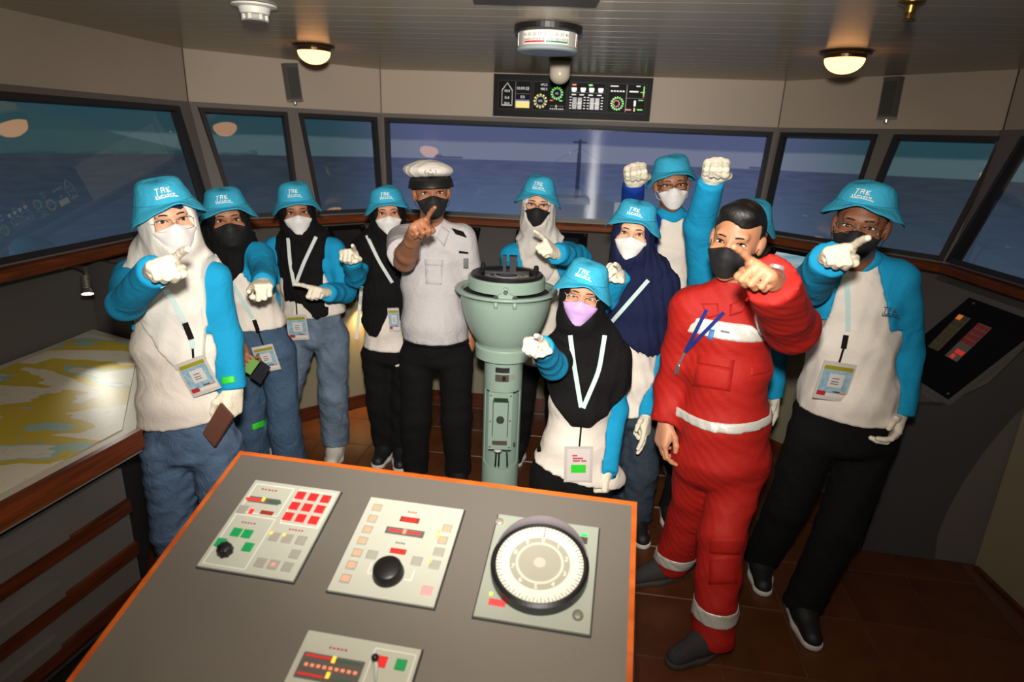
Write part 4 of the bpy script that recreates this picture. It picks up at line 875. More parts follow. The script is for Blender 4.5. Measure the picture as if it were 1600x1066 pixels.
# ================================================================== implicit surfaces for people and clothes
def cap(a, b, ra, rb=None):
    a = np.asarray(a, np.float32); b = np.asarray(b, np.float32); rb = ra if rb is None else rb; ab = b-a; L2 = max(1e-9, float(ab@ab))
    def f(P):
        q = P-a; t = np.clip(q@ab/L2, 0, 1); q = q-t[:, None]*ab
        return np.sqrt(np.einsum('ij,ij->i', q, q))-(ra+(rb-ra)*t)
    R = max(ra, rb); f.lo = np.minimum(a, b)-R; f.hi = np.maximum(a, b)+R; return f
def ell(c, r, M=None):
    c = np.asarray(c, np.float32); r = np.asarray(r, np.float32); M = np.eye(3, dtype=np.float32) if M is None else np.asarray(M, np.float32)   # rows = axes
    def f(P):
        q = (P-c)@M.T; l = np.sqrt(np.einsum('ij,ij->i', q, q))+1e-6; qq = q/r; k = np.sqrt(np.einsum('ij,ij->i', qq, qq))+1e-6
        return l*(1-1/k)*np.where(k < 1, .7, 1) if False else np.where(k > .3, l*(1-1/k), -r.min()*.8)
    R = float(r.max()); f.lo = c-R; f.hi = c+R; return f
def eseg(c0, c1, w0, d0, w1, d1, S, Fv):
    """tapered tube of elliptical section, half width w along S, half depth d along Fv"""
    c0 = np.asarray(c0, np.float32); ax = np.asarray(c1, np.float32)-c0; L2 = max(1e-9, float(ax@ax)); Au = ax/np.sqrt(L2); S = np.asarray(S, np.float32); Fv = np.asarray(Fv, np.float32)
    def f(P):
        q = P-c0; t = np.clip(q@ax/L2, 0, 1); q = q-t[:, None]*ax; w = w0+(w1-w0)*t; d = d0+(d1-d0)*t; e = np.minimum(w, d)*.55
        s, g, a = q@S, q@Fv, q@Au; k = np.sqrt((s/w)**2+(g/d)**2+(a/e)**2)+1e-6; l = np.sqrt(s*s+g*g+a*a)
        return np.where(k > .3, l*(1-1/k), -np.minimum(w, d)*.8)
    R = max(w0, w1, d0, d1); c1_ = c0+ax; f.lo = np.minimum(c0, c1_)-R; f.hi = np.maximum(c0, c1_)+R; return f
def smin(fs, k=.02):
    def f(P):
        d = fs[0](P)
        for g in fs[1:]:
            e = g(P); h = np.clip(k-np.abs(d-e), 0, None)/k; d = np.minimum(d, e)-h*h*k*.25
        return d
    f.lo = np.min([g.lo for g in fs], 0); f.hi = np.max([g.hi for g in fs], 0); return f
def bnd(f, lo, hi): f.lo = np.asarray(lo, np.float32); f.hi = np.asarray(hi, np.float32); return f
def offs(f, r): return bnd(lambda P: f(P)-r, f.lo-r, f.hi+r)
def inter(f, *gs):
    def h(P):
        d = f(P)
        for g in gs: d = np.maximum(d, g(P))
        return d
    return bnd(h, f.lo, f.hi)
def sub(f, g, k=0):
    def h(P):
        a, b = f(P), -g(P)
        if k: hh = np.clip(k-np.abs(a-b), 0, None)/k; return np.maximum(a, b)+hh*hh*k*.25
        return np.maximum(a, b)
    return bnd(h, f.lo, f.hi)
def plane(p, n):
    """negative on the side opposite to n"""
    p = np.asarray(p, np.float32); n = np.asarray(unit(n), np.float32); return lambda P: (P-p)@n
def wrinkle(f, amp, fr, seed=0, stretch=(1, 1, 1)):
    r = np.random.default_rng(seed); K = [(r.normal(size=3)*np.asarray(stretch)*fr*s, r.uniform(0, 6.28), a) for s, a in ((1, 1), (1.7, .6), (2.6, .4))]
    W = r.normal(size=3)*fr*.45
    def h(P):
        wv = np.sin(P@W.astype(np.float32))*1.3; n = 0
        for k, ph, a in K: q = np.sin(P@k.astype(np.float32)+ph+wv); n = n+a*(1.2*np.sqrt(q*q+.02)-.75)
        return f(P)+amp*n*.9
    return bnd(h, f.lo-amp, f.hi+amp)
def nets(fn, h, lo=None, hi=None, cull=True):
    """surface nets on a grid of step h -> vertices, quads"""
    lo = np.asarray(fn.lo if lo is None else lo, float)-2.5*h; hi = np.asarray(fn.hi if hi is None else hi, float)+2.5*h
    n = np.ceil((hi-lo)/h).astype(int)+1; n = ((n+3)//4)*4
    ax = [(lo[i]+h*np.arange(n[i])).astype(np.float32) for i in range(3)]
    if cull:
        cx = [a.reshape(-1, 4).mean(1) for a in ax]; G = np.stack(np.meshgrid(*cx, indexing='ij'), -1).reshape(-1, 3)
        cv = fn(G).reshape([len(c) for c in cx]); mk = np.abs(cv) < h*4*2.2
        V = np.repeat(np.repeat(np.repeat(cv, 4, 0), 4, 1), 4, 2).astype(np.float32); M = np.repeat(np.repeat(np.repeat(mk, 4, 0), 4, 1), 4, 2)
        I = np.nonzero(M); P = np.stack([ax[0][I[0]], ax[1][I[1]], ax[2][I[2]]], -1)
        if len(P): V[I] = fn(P)
    else:
        G = np.stack(np.meshgrid(*ax, indexing='ij'), -1).reshape(-1, 3); V = fn(G).reshape(n)
    ins = V < 0; c = np.zeros(np.array(V.shape)-1, np.int8)
    for dx in (0, 1):
        for dy in (0, 1):
            for dz in (0, 1): c += ins[dx:V.shape[0]-1+dx, dy:V.shape[1]-1+dy, dz:V.shape[2]-1+dz]
    act = (c > 0) & (c < 8); I, J, K = np.nonzero(act); N = len(I)
    idx = -np.ones(act.shape, np.int64); idx[I, J, K] = np.arange(N)
    acc = np.zeros((N, 3)); cnt = np.zeros(N)
    for axx in range(3):
        o1, o2 = [k for k in range(3) if k != axx]
        for a in (0, 1):
            for b in (0, 1):
                d0 = [0, 0, 0]; d0[o1] = a; d0[o2] = b; d1 = list(d0); d1[axx] = 1
                v0 = V[I+d0[0], J+d0[1], K+d0[2]]; v1 = V[I+d1[0], J+d1[1], K+d1[2]]; m = (v0 < 0) != (v1 < 0)
                t = np.where(m, v0/np.where(m, v0-v1, 1), 0); p = np.zeros((N, 3)); p[:, o1] = a; p[:, o2] = b; p[:, axx] = t
                acc[m] += p[m]; cnt[m] += 1
    P = lo+h*(np.stack([I, J, K], -1)+acc/np.maximum(cnt, 1)[:, None])
    F = []
    for axx in range(3):
        o1, o2 = [(1, 2), (2, 0), (0, 1)][axx]
        s0 = [slice(None)]*3; s1 = [slice(None)]*3; s0[axx] = slice(0, -1); s1[axx] = slice(1, None)
        e = ins[tuple(s0)] != ins[tuple(s1)]; q = np.stack(np.nonzero(e), -1)
        q = q[(q[:, o1] > 0) & (q[:, o2] > 0) & (q[:, o1] < V.shape[o1]-1) & (q[:, o2] < V.shape[o2]-1)]
        if not len(q): continue
        def cell(a, b): r = q.copy(); r[:, o1] -= a; r[:, o2] -= b; return idx[r[:, 0], r[:, 1], r[:, 2]]
        Q = np.stack([cell(1, 1), cell(0, 1), cell(0, 0), cell(1, 0)], -1); fl_ = ins[q[:, 0], q[:, 1], q[:, 2]]
        Q[~fl_] = Q[~fl_][:, ::-1]; F.append(Q)
    F = np.concatenate(F) if F else np.zeros((0, 4), int)
    return P, F[(F >= 0).all(1)]
def fast_mesh(name, V, F, m, smooth=True):
    me = bpy.data.meshes.new(name); n, k = len(V), len(F)
    me.vertices.add(n); me.vertices.foreach_set('co', np.asarray(V, np.float32).ravel()); me.loops.add(k*4); me.loops.foreach_set('vertex_index', np.asarray(F, np.int32).ravel())
    me.polygons.add(k); me.polygons.foreach_set('loop_start', np.arange(0, 4*k, 4, dtype=np.int32)); me.polygons.foreach_set('loop_total', np.full(k, 4, np.int32))
    me.polygons.foreach_set('use_smooth', np.ones(k, bool)); me.update(calc_edges=True); me.validate(); me.materials.append(m); return me
def solid(name, fn, h, m, parent, lo=None, hi=None, extra=None, **k):
    V, F = nets(fn, h, lo, hi)
    if extra:
        for V2, F2 in extra: F = np.concatenate([F, F2+len(V)]); V = np.concatenate([V, V2])
    o = bpy.data.objects.new(name, fast_mesh(name, V-base(parent), F, m)); COL.objects.link(o); o.parent = parent; o['_b'] = list(base(parent)); return props(o, **k)
def march(fn, O, D, t0=0, t1=4, n=70):
    """sphere trace many rays; returns points (nan where missed)"""
    O = np.asarray(O, np.float32).reshape(-1, 3); D = np.asarray(D, np.float32).reshape(-1, 3); D = D/np.linalg.norm(D, axis=1)[:, None]; O = np.broadcast_to(O, D.shape)
    t = np.full(len(D), t0, np.float32)
    for _ in range(n): t = t+np.clip(fn(O+D*t[:, None])*.7, -.05, .12)
    P = O+D*t[:, None]; P[np.abs(fn(P)) > .01] = np.nan; return P.astype(float)
def hitpx(fn, px, dep, lift=.004):
    """points where the sight lines through pixels px meet the surface"""
    D = np.array([ray(*p) for p in px]); D /= np.linalg.norm(D, axis=1)[:, None]; P = march(fn, cO, D, max(.2, dep-.9))
    bad = np.isnan(P).any(1)
    if bad.any():
        for i in np.nonzero(bad)[0]: P[i] = aty(*px[i], dep)
    return P-D*lift
# ------------------------------------------------------------------ people materials
def cloth(name, col, b=(11, .4, 4), rough=.9, spec=.2, vary=None):
    m = mat(name, col, rough, bump=b, spec=spec, vary=vary)
    for n in m.node_tree.nodes:
        if n.type == 'BUMP': n.inputs['Distance'].default_value = .022
        if n.type == 'TEX_NOISE' and n.inputs['Scale'].default_value == b[0]: n.inputs['Distortion'].default_value = .8
    return m
M_skin = {k: mat('skin_'+k, c, .48, bump=(90, .06), spec=.4, vary=(25, .06)) for k, c in dict(light=(214, 160, 128), mid=(190, 132, 98), tan=(160, 106, 76), dark=(134, 84, 58)).items()}
M_shirt = cloth('raglan_white', (226, 216, 204)); M_sleeve = cloth('raglan_blue', (24, 146, 192)); M_royal = cloth('sleeve_royal_blue', (12, 52, 138)); M_hat = cloth('hat_blue', (58, 168, 202), (30, .25, 3))
M_glove = cloth('glove_cream', (232, 222, 200), (60, .3, 3)); M_blackc = cloth('cloth_black', (17, 16, 17), (40, .3, 4)); M_trblack = cloth('trousers_black', (14, 14, 15), (30, .3, 4))
M_navy = cloth('cloth_navy', (24, 30, 62)); M_greyh = cloth('hijab_grey_white', (206, 200, 192)); M_whiteh = cloth('hijab_white', (222, 216, 206))
M_jean = cloth('denim_blue', (78, 98, 124), (22, .6, 6), vary=(14, .25)); M_jean2 = cloth('denim_slate', (66, 88, 112), (22, .6, 6), vary=(9, .2)); M_jean3 = cloth('denim_washed', (100, 116, 134), (22, .6, 6), vary=(10, .3)); M_slate = cloth('trousers_slate', (52, 62, 74), (22, .5, 5))
M_uni = cloth('uniform_white', (190, 185, 185), (30, .3, 4)); M_cov = cloth('coverall_red', (164, 25, 17), (9, .35, 4), .7, .3); M_tape = mat('reflective_tape', (205, 202, 192), .35, .2, bump=(120, .1))
M_maskw = mat('mask_white', (228, 224, 220), .75, bump=(80, .08)); M_maskb = mat('mask_black', (20, 19, 20), .75, bump=(80, .1)); M_maskp = mat('mask_lilac', (196, 160, 214), .75, bump=(80, .08))
M_eyew = mat('eye_white', (214, 204, 196), .25); M_iris = mat('iris_dark', (32, 20, 14), .15); M_hair = mat('hair_black', (16, 14, 13), .5, bump=(70, .25, 2)); M_lens = None
M_lan = cloth('lanyard_teal', (186, 208, 204), (150, .1, 2)); M_lanw = cloth('lanyard_white', (206, 210, 206), (150, .1, 2)); M_lanb = cloth('lanyard_navy', (28, 42, 110)); M_clip = mat('clip_black', (20, 20, 20), .8, spec=.1); M_ring = mat('clip_steel', (170, 168, 160), .3, .8)
M_card = mat('badge_card', (196, 190, 182), .3); M_olive = mat('badge_olive_strip', (150, 142, 30), .4); M_sky = mat('badge_sky_print', (140, 172, 186), .4, vary=(60, .25)); M_bred = mat('badge_red', (176, 44, 52), .4); M_neon = mat('neon_green_sticker', (52, 205, 48), .5)
M_wire = mat('glasses_wire', (150, 140, 132), .3, .7); M_gblk = mat('glasses_black', (26, 22, 22), .3); M_gwht = mat('glasses_pale', (214, 196, 186), .3)
M_shoeb = mat('shoe_black', (20, 20, 21), .6); M_sole = mat('sole_white', (200, 196, 188), .6); M_shoew = mat('shoe_white', (205, 198, 186), .6); M_boot = mat('boot_suede', (46, 44, 44), .85, bump=(150, .3)); M_bsole = mat('boot_sole', (60, 54, 48), .8)
# ------------------------------------------------------------------ head
class Person: pass
def rotm(ax, a):
    ax = unit(ax); K = np.array([[0, -ax[2], ax[1]], [ax[2], 0, -ax[0]], [-ax[1], ax[0], 0]]); return np.eye(3)+math.sin(a)*K+(1-math.cos(a))*K@K
def head_frame(eye, yaw, pitch, roll, hs):
    """eye = point between the eyes; the face looks at the camera turned by yaw (+ to the right of the picture)"""
    f = cO-eye; f[2] *= .35; f = unit(f); f = rotm(ZA, math.radians(yaw))@f; s = unit(np.cross(ZA, f))   # s: picture right
    s = s if s[0] > 0 else -s
    f = rotm(s, math.radians(pitch))@f; u = unit(np.cross(s, f)); u = u if u[2] > 0 else -u
    R = rotm(f, math.radians(roll)); s, u = R@s, R@u
    c = eye-f*.083*hs
    return c, s, f, u
def build_head(p, hs, skin, hair=False, female=False, hard=1.0):
    c, s, f, u = p.hc, p.hS, p.hF, p.hU; M = np.array([s, f, u])
    L = lambda x, y, z: c+(s*x+f*y+u*z)*hs
    E_ = lambda q, r: ell(L(*q), np.array(r)*hs, M)
    jw = .9 if female else 1
    skull = [E_((0, -.016, .036), (.074, .094, .086)), E_((0, .012, -.03), (.064*jw, .074, .085)), E_((0, .032, -.078), (.046*jw, .05, .045)), cap(L(0, .068, -.102), L(0, .06, -.1), .022*hs)]
    sk = smin(skull, .03*hs)
    fe = [sk, cap(L(-.036, .066, .024), L(.036, .066, .024), .015*hs), cap(L(0, .082, .004), L(0, .097, -.036), .0085*hs, .0125*hs), E_((-.013, .09, -.04), (.009, .011, .008)), E_((.013, .09, -.04), (.009, .011, .008)),
          E_((-.042, .056, -.03), (.024, .022, .02)), E_((.042, .056, -.03), (.024, .022, .02)), cap(L(-.018, .08, -.068), L(.018, .08, -.068), .008*hs), cap(L(-.014, .078, -.076), L(.014, .078, -.076), .009*hs)]
    face = smin(fe, .012*hs)
    sock = smin([E_((-.032, .096, -.001), (.019, .02, .0095)), E_((.032, .096, -.001), (.019, .02, .0095))], .004)
    face = sub(face, sock, .012*hs)
    if not p.hijab:
        ears = [smin([E_((sg*.076, -.008, -.012), (.011, .02, .031)), E_((sg*.081, -.016, -.002), (.008, .016, .022))], .008) for sg in (-1, 1)]; face = smin([face]+ears, .008)
    nb = p.N; neck = eseg(L(0, -.02, -.06), nb-p.A*.03-p.F*.0, .052*hs, .055*hs, .055*hs, .05*hs, s, f)
    p.headfield = face; p.skull = sk; p.L = L; p.hs = hs
    full = smin([face, neck], .02); p.neckfield = full
    body_parts = [cap(p.M, p.Hm, .05, .055), cap(p.N-p.A*.03, p.M-p.A*.03, .04, .045), cap(p.sa, p.sb, .026)]
    for q in p.limbs: body_parts.append(cap(*q))
    bf = smin(body_parts, .03)
    extra = [nets(bf, .022)]
    for bfld in p.bare: extra.append(nets(bfld, .0038 if not p.far else .005))
    lo = c-np.array([.13, .13, .16])*hs; hi = c+np.array([.13, .13, .15])*hs; lo = np.minimum(lo, nb-.08); hi = np.maximum(hi, nb+.08)
    solid('body', full, .0042 if not p.far else .0052, skin, p.root, lo, hi, extra)
    # eyes
    for sg in (-1, 1):
        O = L(sg*.032, .2, -.001); hit = march(face, O, -f, 0, .3)[0]
        if np.isnan(hit[0]): hit = L(sg*.032, .075, -.001)
        ec = hit-f*.003*hs; n1, n2 = 20, 12; V = []; mi = []
        for i in range(n2+1):
            th = PI*i/n2
            for k in range(n1):
                ph = 2*PI*k/n1; y = math.cos(th); x = math.sin(th)*math.cos(ph); z = math.sin(th)*math.sin(ph)
                V.append(ec+(s*x*.0145+f*y*.0075+u*z*(.0058 if female else .0052))*hs)
        Fc = []
        for i in range(n2):
            for k in range(n1): Fc.append((i*n1+k, i*n1+(k+1) % n1, (i+1)*n1+(k+1) % n1, (i+1)*n1+k))
        # iris = faces whose centre lies close to the middle of the eye
        for q in Fc:
            m_ = np.mean([V[j] for j in q], 0)-ec; mi.append(1 if (abs(m_@s) < .0058*hs and m_@f > 0) else 0)
        add('eye', V, Fc, [M_eyew, M_iris], p.root, True, mi)
        pts = [L(sg*.032+x, .2, z) for x, z in ((-.0165, -.001), (-.009, .0052), (0, .0068), (.009, .0052), (.0165, -.002))]
        H = march(face, np.array(pts), np.tile(-f, (5, 1)))
        if not np.isnan(H).any(): MB().tube(list(H+f*.003*hs), [.0012*hs, .002*hs, .0023*hs, .002*hs, .0012*hs], 6).build('eyelash_line', M_iris, p.root, True)
        pts = [L(sg*x, .2, z) for x, z in ((.014, .019), (.024, .022), (.036, .0225), (.05, .017))]
        H = march(face, np.array(pts), np.tile(-f, (4, 1)))
        if not np.isnan(H).any(): MB().tube(list(H+f*.0005), [x*hs*hard for x in (.0022, .003, .0027, .0012)], 6).build('eyebrow', M_hair, p.root, True)
def build_mask(p, m, kind='ridge'):
    hs, L, s, f, u = p.hs, p.L, p.hS, p.hF, p.hU; c = p.hc; M = np.array([s, f, u], np.float32); cc = c.astype(np.float32)
    sk = p.headfield
    def loc(P): return ((P-cc)@M.T)/hs
    def shape(P):
        q = loc(P); x, y, z = np.abs(q[:, 0]), q[:, 1], q[:, 2]
        if kind == 'ridge': k = np.sqrt(((x+.016)/.079)**2+((y-.03)/.087)**2+((z+.056)/.07)**2)+1e-6
        else: k = np.sqrt((x/.069)**2+((y-.036)/.075)**2+((np.abs(z+.05)+.012)/.072)**2)+1e-6
        return (k-1)*.055*hs
    sm = bnd(shape, c-.14*hs, c+.14*hs)
    shell = offs(sk, .005*hs)
    top = lambda P: (lambda q: (q[:, 2]-(-.008-np.abs(q[:, 0])*.36-(np.abs(q[:, 0])/.05)**4*.004*0))*hs)(loc(P))
    bot = lambda P: (lambda q: ((-.113+(np.abs(q[:, 0])/.05)**2.4*.034)-q[:, 2])*hs)(loc(P))
    back = lambda P: (lambda q: (.004-q[:, 1])*hs)(loc(P))
    fn = smin([sm, shell], .012*hs); fn = inter(fn, top, bot, back); fn.lo = (c-.13*hs); fn.hi = (c+.14*hs)
    solid('face_mask', fn, .0042, m, p.root); p.maskf = fn
    if not p.hijab or p.loops:
        for sg in (-1, 1):
            for z in (-.03, -.072): MB().tube([L(sg*.052, .05, z), L(sg*.072, .028, z*.7-.01), L(sg*.081, -.006, -.02+(.02 if z > -.05 else -.012))], .0013*hs, 5).build('ear_loop', m, p.root, True)
def hit_face(p, pts, lift=.002, fld=None):
    H = march(fld or p.headfield, np.array(pts), np.tile(-p.hF, (len(pts), 1))); return H+p.hF*lift
def build_glasses(p, m, w=.026, h=.017, z0=-.006, r=.0014, rim=True):
    L, hs = p.L, p.hs; yy = .098
    g = bpy.data.objects.new('glasses', None)
    mb = MB()
    for sg in (-1, 1):
        pts = []
        for k in range(18):
            t = 2*PI*k/18; cx, cz = math.cos(t), math.sin(t); e = .55
            pts.append(L(sg*.033+w*math.copysign(abs(cx)**e, cx), yy-.006*abs(cx*sg+.5), z0+h*math.copysign(abs(cz)**e, cz)))
        mb.tube(pts, r*hs, 6, True)
        mb.tube([L(sg*(.033+w), yy-.006, z0+.008), L(sg*.071, .05, z0+.008), L(sg*.078, -.01, z0+.004)], r*hs, 5)
    mb.tube([L(-.008, yy+.002, z0+.004), L(0, yy+.006, z0+.006), L(.008, yy+.002, z0+.004)], r*hs, 6); mb.build('glasses', m, p.root, True)
LOGO = [((-.021, .011), (-.012, .012)), ((-.0165, .011), (-.0185, -.004)), ((-.008, .012), (-.009, .001)), ((-.002, .012), (-.003, .001)), ((-.009, .012), (-.002, .012)), ((-.009, .007), (-.003, .007)), ((.003, .012), (.002, .001)), ((.010, .012), (.0035, .006)), ((.0035, .006), (.010, .001)), ((.002, .001), (.006, .001)),
        ((-.023, -.003), (-.021, -.0085)), ((-.019, -.004), (-.014, -.0075)), ((-.012, -.003), (-.012, -.0075)), ((-.012, -.0035), (-.007, -.0035)), ((-.005, -.003), (-.003, -.0075)), ((-.001, -.0035), (.004, -.0035)), ((.001, -.003), (.001, -.0075)), ((.006, -.003), (.006, -.0075)), ((.009, -.003), (.014, -.0075)), ((.014, -.003), (.014, -.0075)), ((-.024, -.010), (.0, -.0085)), ((.0, -.0085), (.018, -.0115)), ((.016, -.012), (.02, -.013))]
def logo_strokes(place, scale, m, parent, name='printed_logo', th=.0011):
    mb = MB()
    for a, b in LOGO:
        P = [place(a[0]*scale, a[1]*scale), place((a[0]+b[0])/2*scale, (a[1]+b[1])/2*scale), place(b[0]*scale, b[1]*scale)]
        mb.tube(P, th*scale, 4)
    return mb.build(name, m, parent)
def build_hat(p, tilt=0, lean=0, scale=1.0, logo=True, drop=0, side=.042, turn=0, ht=.86):
    hs = p.hs*scale; R = rotm(p.hS, math.radians(tilt))@rotm(p.hF, math.radians(lean)); s, f, u = R@p.hS, R@p.hF, R@p.hU
    c = p.hc+(p.hU*(.052-drop)-p.hF*.012)*p.hs; k = hs
    prof = [(.001, .093), (.04, .0915), (.06, .087), (.073, .079), (.081, .066), (.087, .05), (.092, .032), (.097, .013), (.099, .006), (.110, -.002), (.123, -.010), (.136, -.020), (.1375, -.0235), (.135, -.024), (.12, -.013), (.106, -.005), (.095, .004), (.088, .03), (.076, .066), (.055, .08), (.001, .085)]
    def fn(q, t, r, z):
        dz = 0
        if r > .099: e = (r-.099)/.037; dz = (-side*abs(math.cos(t))**1.6+.024*max(0, math.sin(t))**1.5-.012*max(0, -math.sin(t)))*e+.004*e*math.sin(5*t+p.seed)+.002*e*math.sin(9*t+2*p.seed)
        w = 1+.014*math.sin(3*t+p.seed)*(1 if z > .02 else .4)
        w *= 1-.03*math.sin(2*t+p.seed*1.3)*max(0, min(1, (z-.032)/.018))
        z = z*ht if z > .006 else z
        return A3(q[0]*w, q[1]*w, z+dz+(.005*math.sin(2*t+p.seed) if z > .06*ht else 0))*k
    h = MB().lathe(prof, c, (s, f, u), 56, .93, 1.06, fn).build('bucket_hat', M_hat, p.root, True)
    # seam where the brim starts
    ring = []
    for i in range(40):
        t = 2*PI*i/40; q = A3(.0995*math.cos(t)*.93, .0995*math.sin(t)*1.06, .006); w = 1+.012*math.sin(3*t+p.seed)*.4; ring.append(c+(s*q[0]*w+f*q[1]*w+u*q[2])*k)
    MB().tube(ring, .0012, 5, True).build('brim_seam', mat('hat_seam', (30, 128, 164), .9), h)
    if logo:
        def place(x, z):
            hz = (.046+z)*ht; r = float(np.interp(hz/ht, (.013, .032, .05, .066, .079), (.097, .092, .087, .081, .073)))+.002; t = PI/2-x/.09+turn; w = (1+.014*math.sin(3*t+p.seed))*(1-.03*math.sin(2*t+p.seed*1.3)*max(0, min(1, (hz/ht-.032)/.018))); return c+(s*r*math.cos(t)*.93*w+f*r*math.sin(t)*1.06*w+u*hz)*k
        logo_strokes(place, 1.65, mat('logo_white', (232, 232, 226), .7), h)
        lg = lambda x, z: place(x+.0012, z-.0012)+0
    return h
def build_hijab(p, m, hem, open_=(.060, .083, -.016), thick=.014, under=None, fold=.006, neckz=.0, cover=1.0, side_lim=None, back=.35):
    """hem: list of (sideways metres, drop below the neck in metres)"""
    hs, L, s, f, u = p.hs, p.L, p.hS, p.hF, p.hU; M = np.array([s, f, u])
    E_ = lambda q, r: ell(L(*q), np.array(r)*hs, M)
    hd = smin([E_((0, -.02, .035), (.088, .110, .100)), E_((0, .0, -.045), (.085, .098, .10)), E_((0, .026, -.10), (.064, .062, .044)), eseg(L(0, -.01, -.09), p.N+A3(0, 0, .01), .078*hs, .082*hs, .128*hs, .094*hs, s, f)], .05)
    opn = ell(L(0, .12, open_[2]), np.array((open_[0], .125, open_[1]))*hs, M)
    hd = sub(hd, opn, .014)
    g = smin([p.torso]+[cap(a, a+(b-a)*.62*cover, .062*p.gs, .056*p.gs) for a, b in p.upper], .05); g = offs(g, thick)
    N = p.N; S, Fv = p.S, p.F; hx = np.array([h[0] for h in hem]); hz = np.array([h[1] for h in hem]); upv = p.A
    N32 = N.astype(np.float32); S32 = S.astype(np.float32); A32 = upv.astype(np.float32)
    def region(P):
        q = P-N32; x = q@S32; z = q@A32; return -(z+np.interp(x, hx, hz).astype(np.float32))
    cape = inter(g, region); topcut = plane(L(0, 0, .118), u)
    if side_lim is not None: cape = inter(cape, lambda P: np.abs((P-N32)@S32)-side_lim)
    cape.lo = np.maximum(cape.lo, (N-[.45, .45, hz.max()+.15])); cape.hi = np.minimum(cape.hi, N+[.45, .45, .15])
    fn = smin([hd, cape], .045); fn = wrinkle(fn, fold, 22, p.seed, (1.6, 1.0, .45)); fn = sub(fn, opn, .01); fn = inter(fn, topcut); p.hijf = fn
    solid('hijab', fn, .008 if not p.far else .009, m, p.root)
    if under is not None:
        un = inter(sub(offs(p.skull, .008*hs), ell(L(0, .12, -.03), np.array((.053, .125, .076))*hs, M), .006), plane(L(0, 0, .01), -u), plane(L(0, 0, .116), u)); solid('under_scarf', un, .006, under, p.root, p.hc-.13*hs, p.hc+.15*hs)
# ------------------------------------------------------------------ hands
POSE = {'point': ((-1, 6, 5), (78, 96, 60), (82, 98, 60), (84, 96, 58)), 'fist': ((78, 98, 60), (82, 100, 62), (84, 100, 62), (86, 98, 60)), 'relax': ((22, 32, 20), (30, 40, 25), (36, 44, 28), (40, 46, 30)),
        'grip': ((40, 55, 30), (46, 60, 36), (50, 62, 36), (52, 60, 36)), 'open': ((6, 10, 8), (8, 12, 10), (60, 80, 50), (70, 85, 50)), 'two': ((10, 14, 10), (30, 40, 26), (62, 78, 46), (70, 80, 50))}
def hand_field(w, d, n, tsign, pose, sc=1.0, rad=.0092, spread=1.0, cuff=None):
    """w wrist, d pointing direction, n back-of-hand normal; thumb on side tsign * (d x n)"""
    d = unit(d); n = unit(n-d*(n@d)); t = -unit(np.cross(d, n))*tsign
    P = lambda x, y, z: w+(d*x+t*y+n*z)*sc
    B = [(.088, .030), (.093, .010), (.089, -.010), (.080, -.028)]; LN = [(.043, .026, .021), (.047, .030, .022), (.043, .028, .021), (.034, .021, .019)]
    palm = [cap(P(.012, b[1]*.55, 0), P(b[0]-.004, b[1], 0), .0165*sc, .0135*sc) for b in B]+[cap(P(.03, .022, -.008), P(.065, .03, -.006), .017*sc, .013*sc), cap(P(.03, -.02, -.008), P(.06, -.024, -.006), .016*sc, .012*sc)]
    fs = [smin(palm, .016*sc)]
    for i, ang in enumerate(POSE[pose]):
        a = 0; q = P(*B[i], .002); r = rad*sc*(1.05 if i < 3 else .9); sp = (1.5-i)*.05*spread if ang[0] < 40 else (1.5-i)*.015
        seg = []
        for L_, an in zip(LN[i], ang):
            a += math.radians(an); dr = unit(d*math.cos(a)+t*sp-n*math.sin(a)); q2 = q+dr*L_*sc; seg.append(cap(q, q2, r, r*.93)); q = q2; r *= .93
        fs.append(smin(seg, .004*sc))
    tb = P(.022, .028, -.008)
    if pose in ('point', 'fist'): tp = [tb, P(.052, .046, -.022), P(.078, .034, -.040), P(.086, .010, -.046)]
    elif pose == 'grip': tp = [tb, P(.055, .046, -.03), P(.085, .04, -.045), P(.105, .03, -.05)]
    elif pose in ('open', 'two'): tp = [tb, P(.05, .056, -.012), P(.078, .068, -.018), P(.098, .07, -.022)]
    else: tp = [tb, P(.052, .05, -.02), P(.08, .054, -.03), P(.102, .05, -.034)]
    fs.append(smin([cap(tp[0], tp[1], .0135*sc, .0115*sc), cap(tp[1], tp[2], .0112*sc, .0105*sc), cap(tp[2], tp[3], .0102*sc, .0085*sc)], .006*sc))
    hf = smin(fs, .0065*sc)
    wr = eseg(P(-.045, 0, 0), P(.014, 0, 0), .030*sc, .026*sc, .029*sc, .019*sc, t, n)
    return smin([hf, wr], .014*sc)
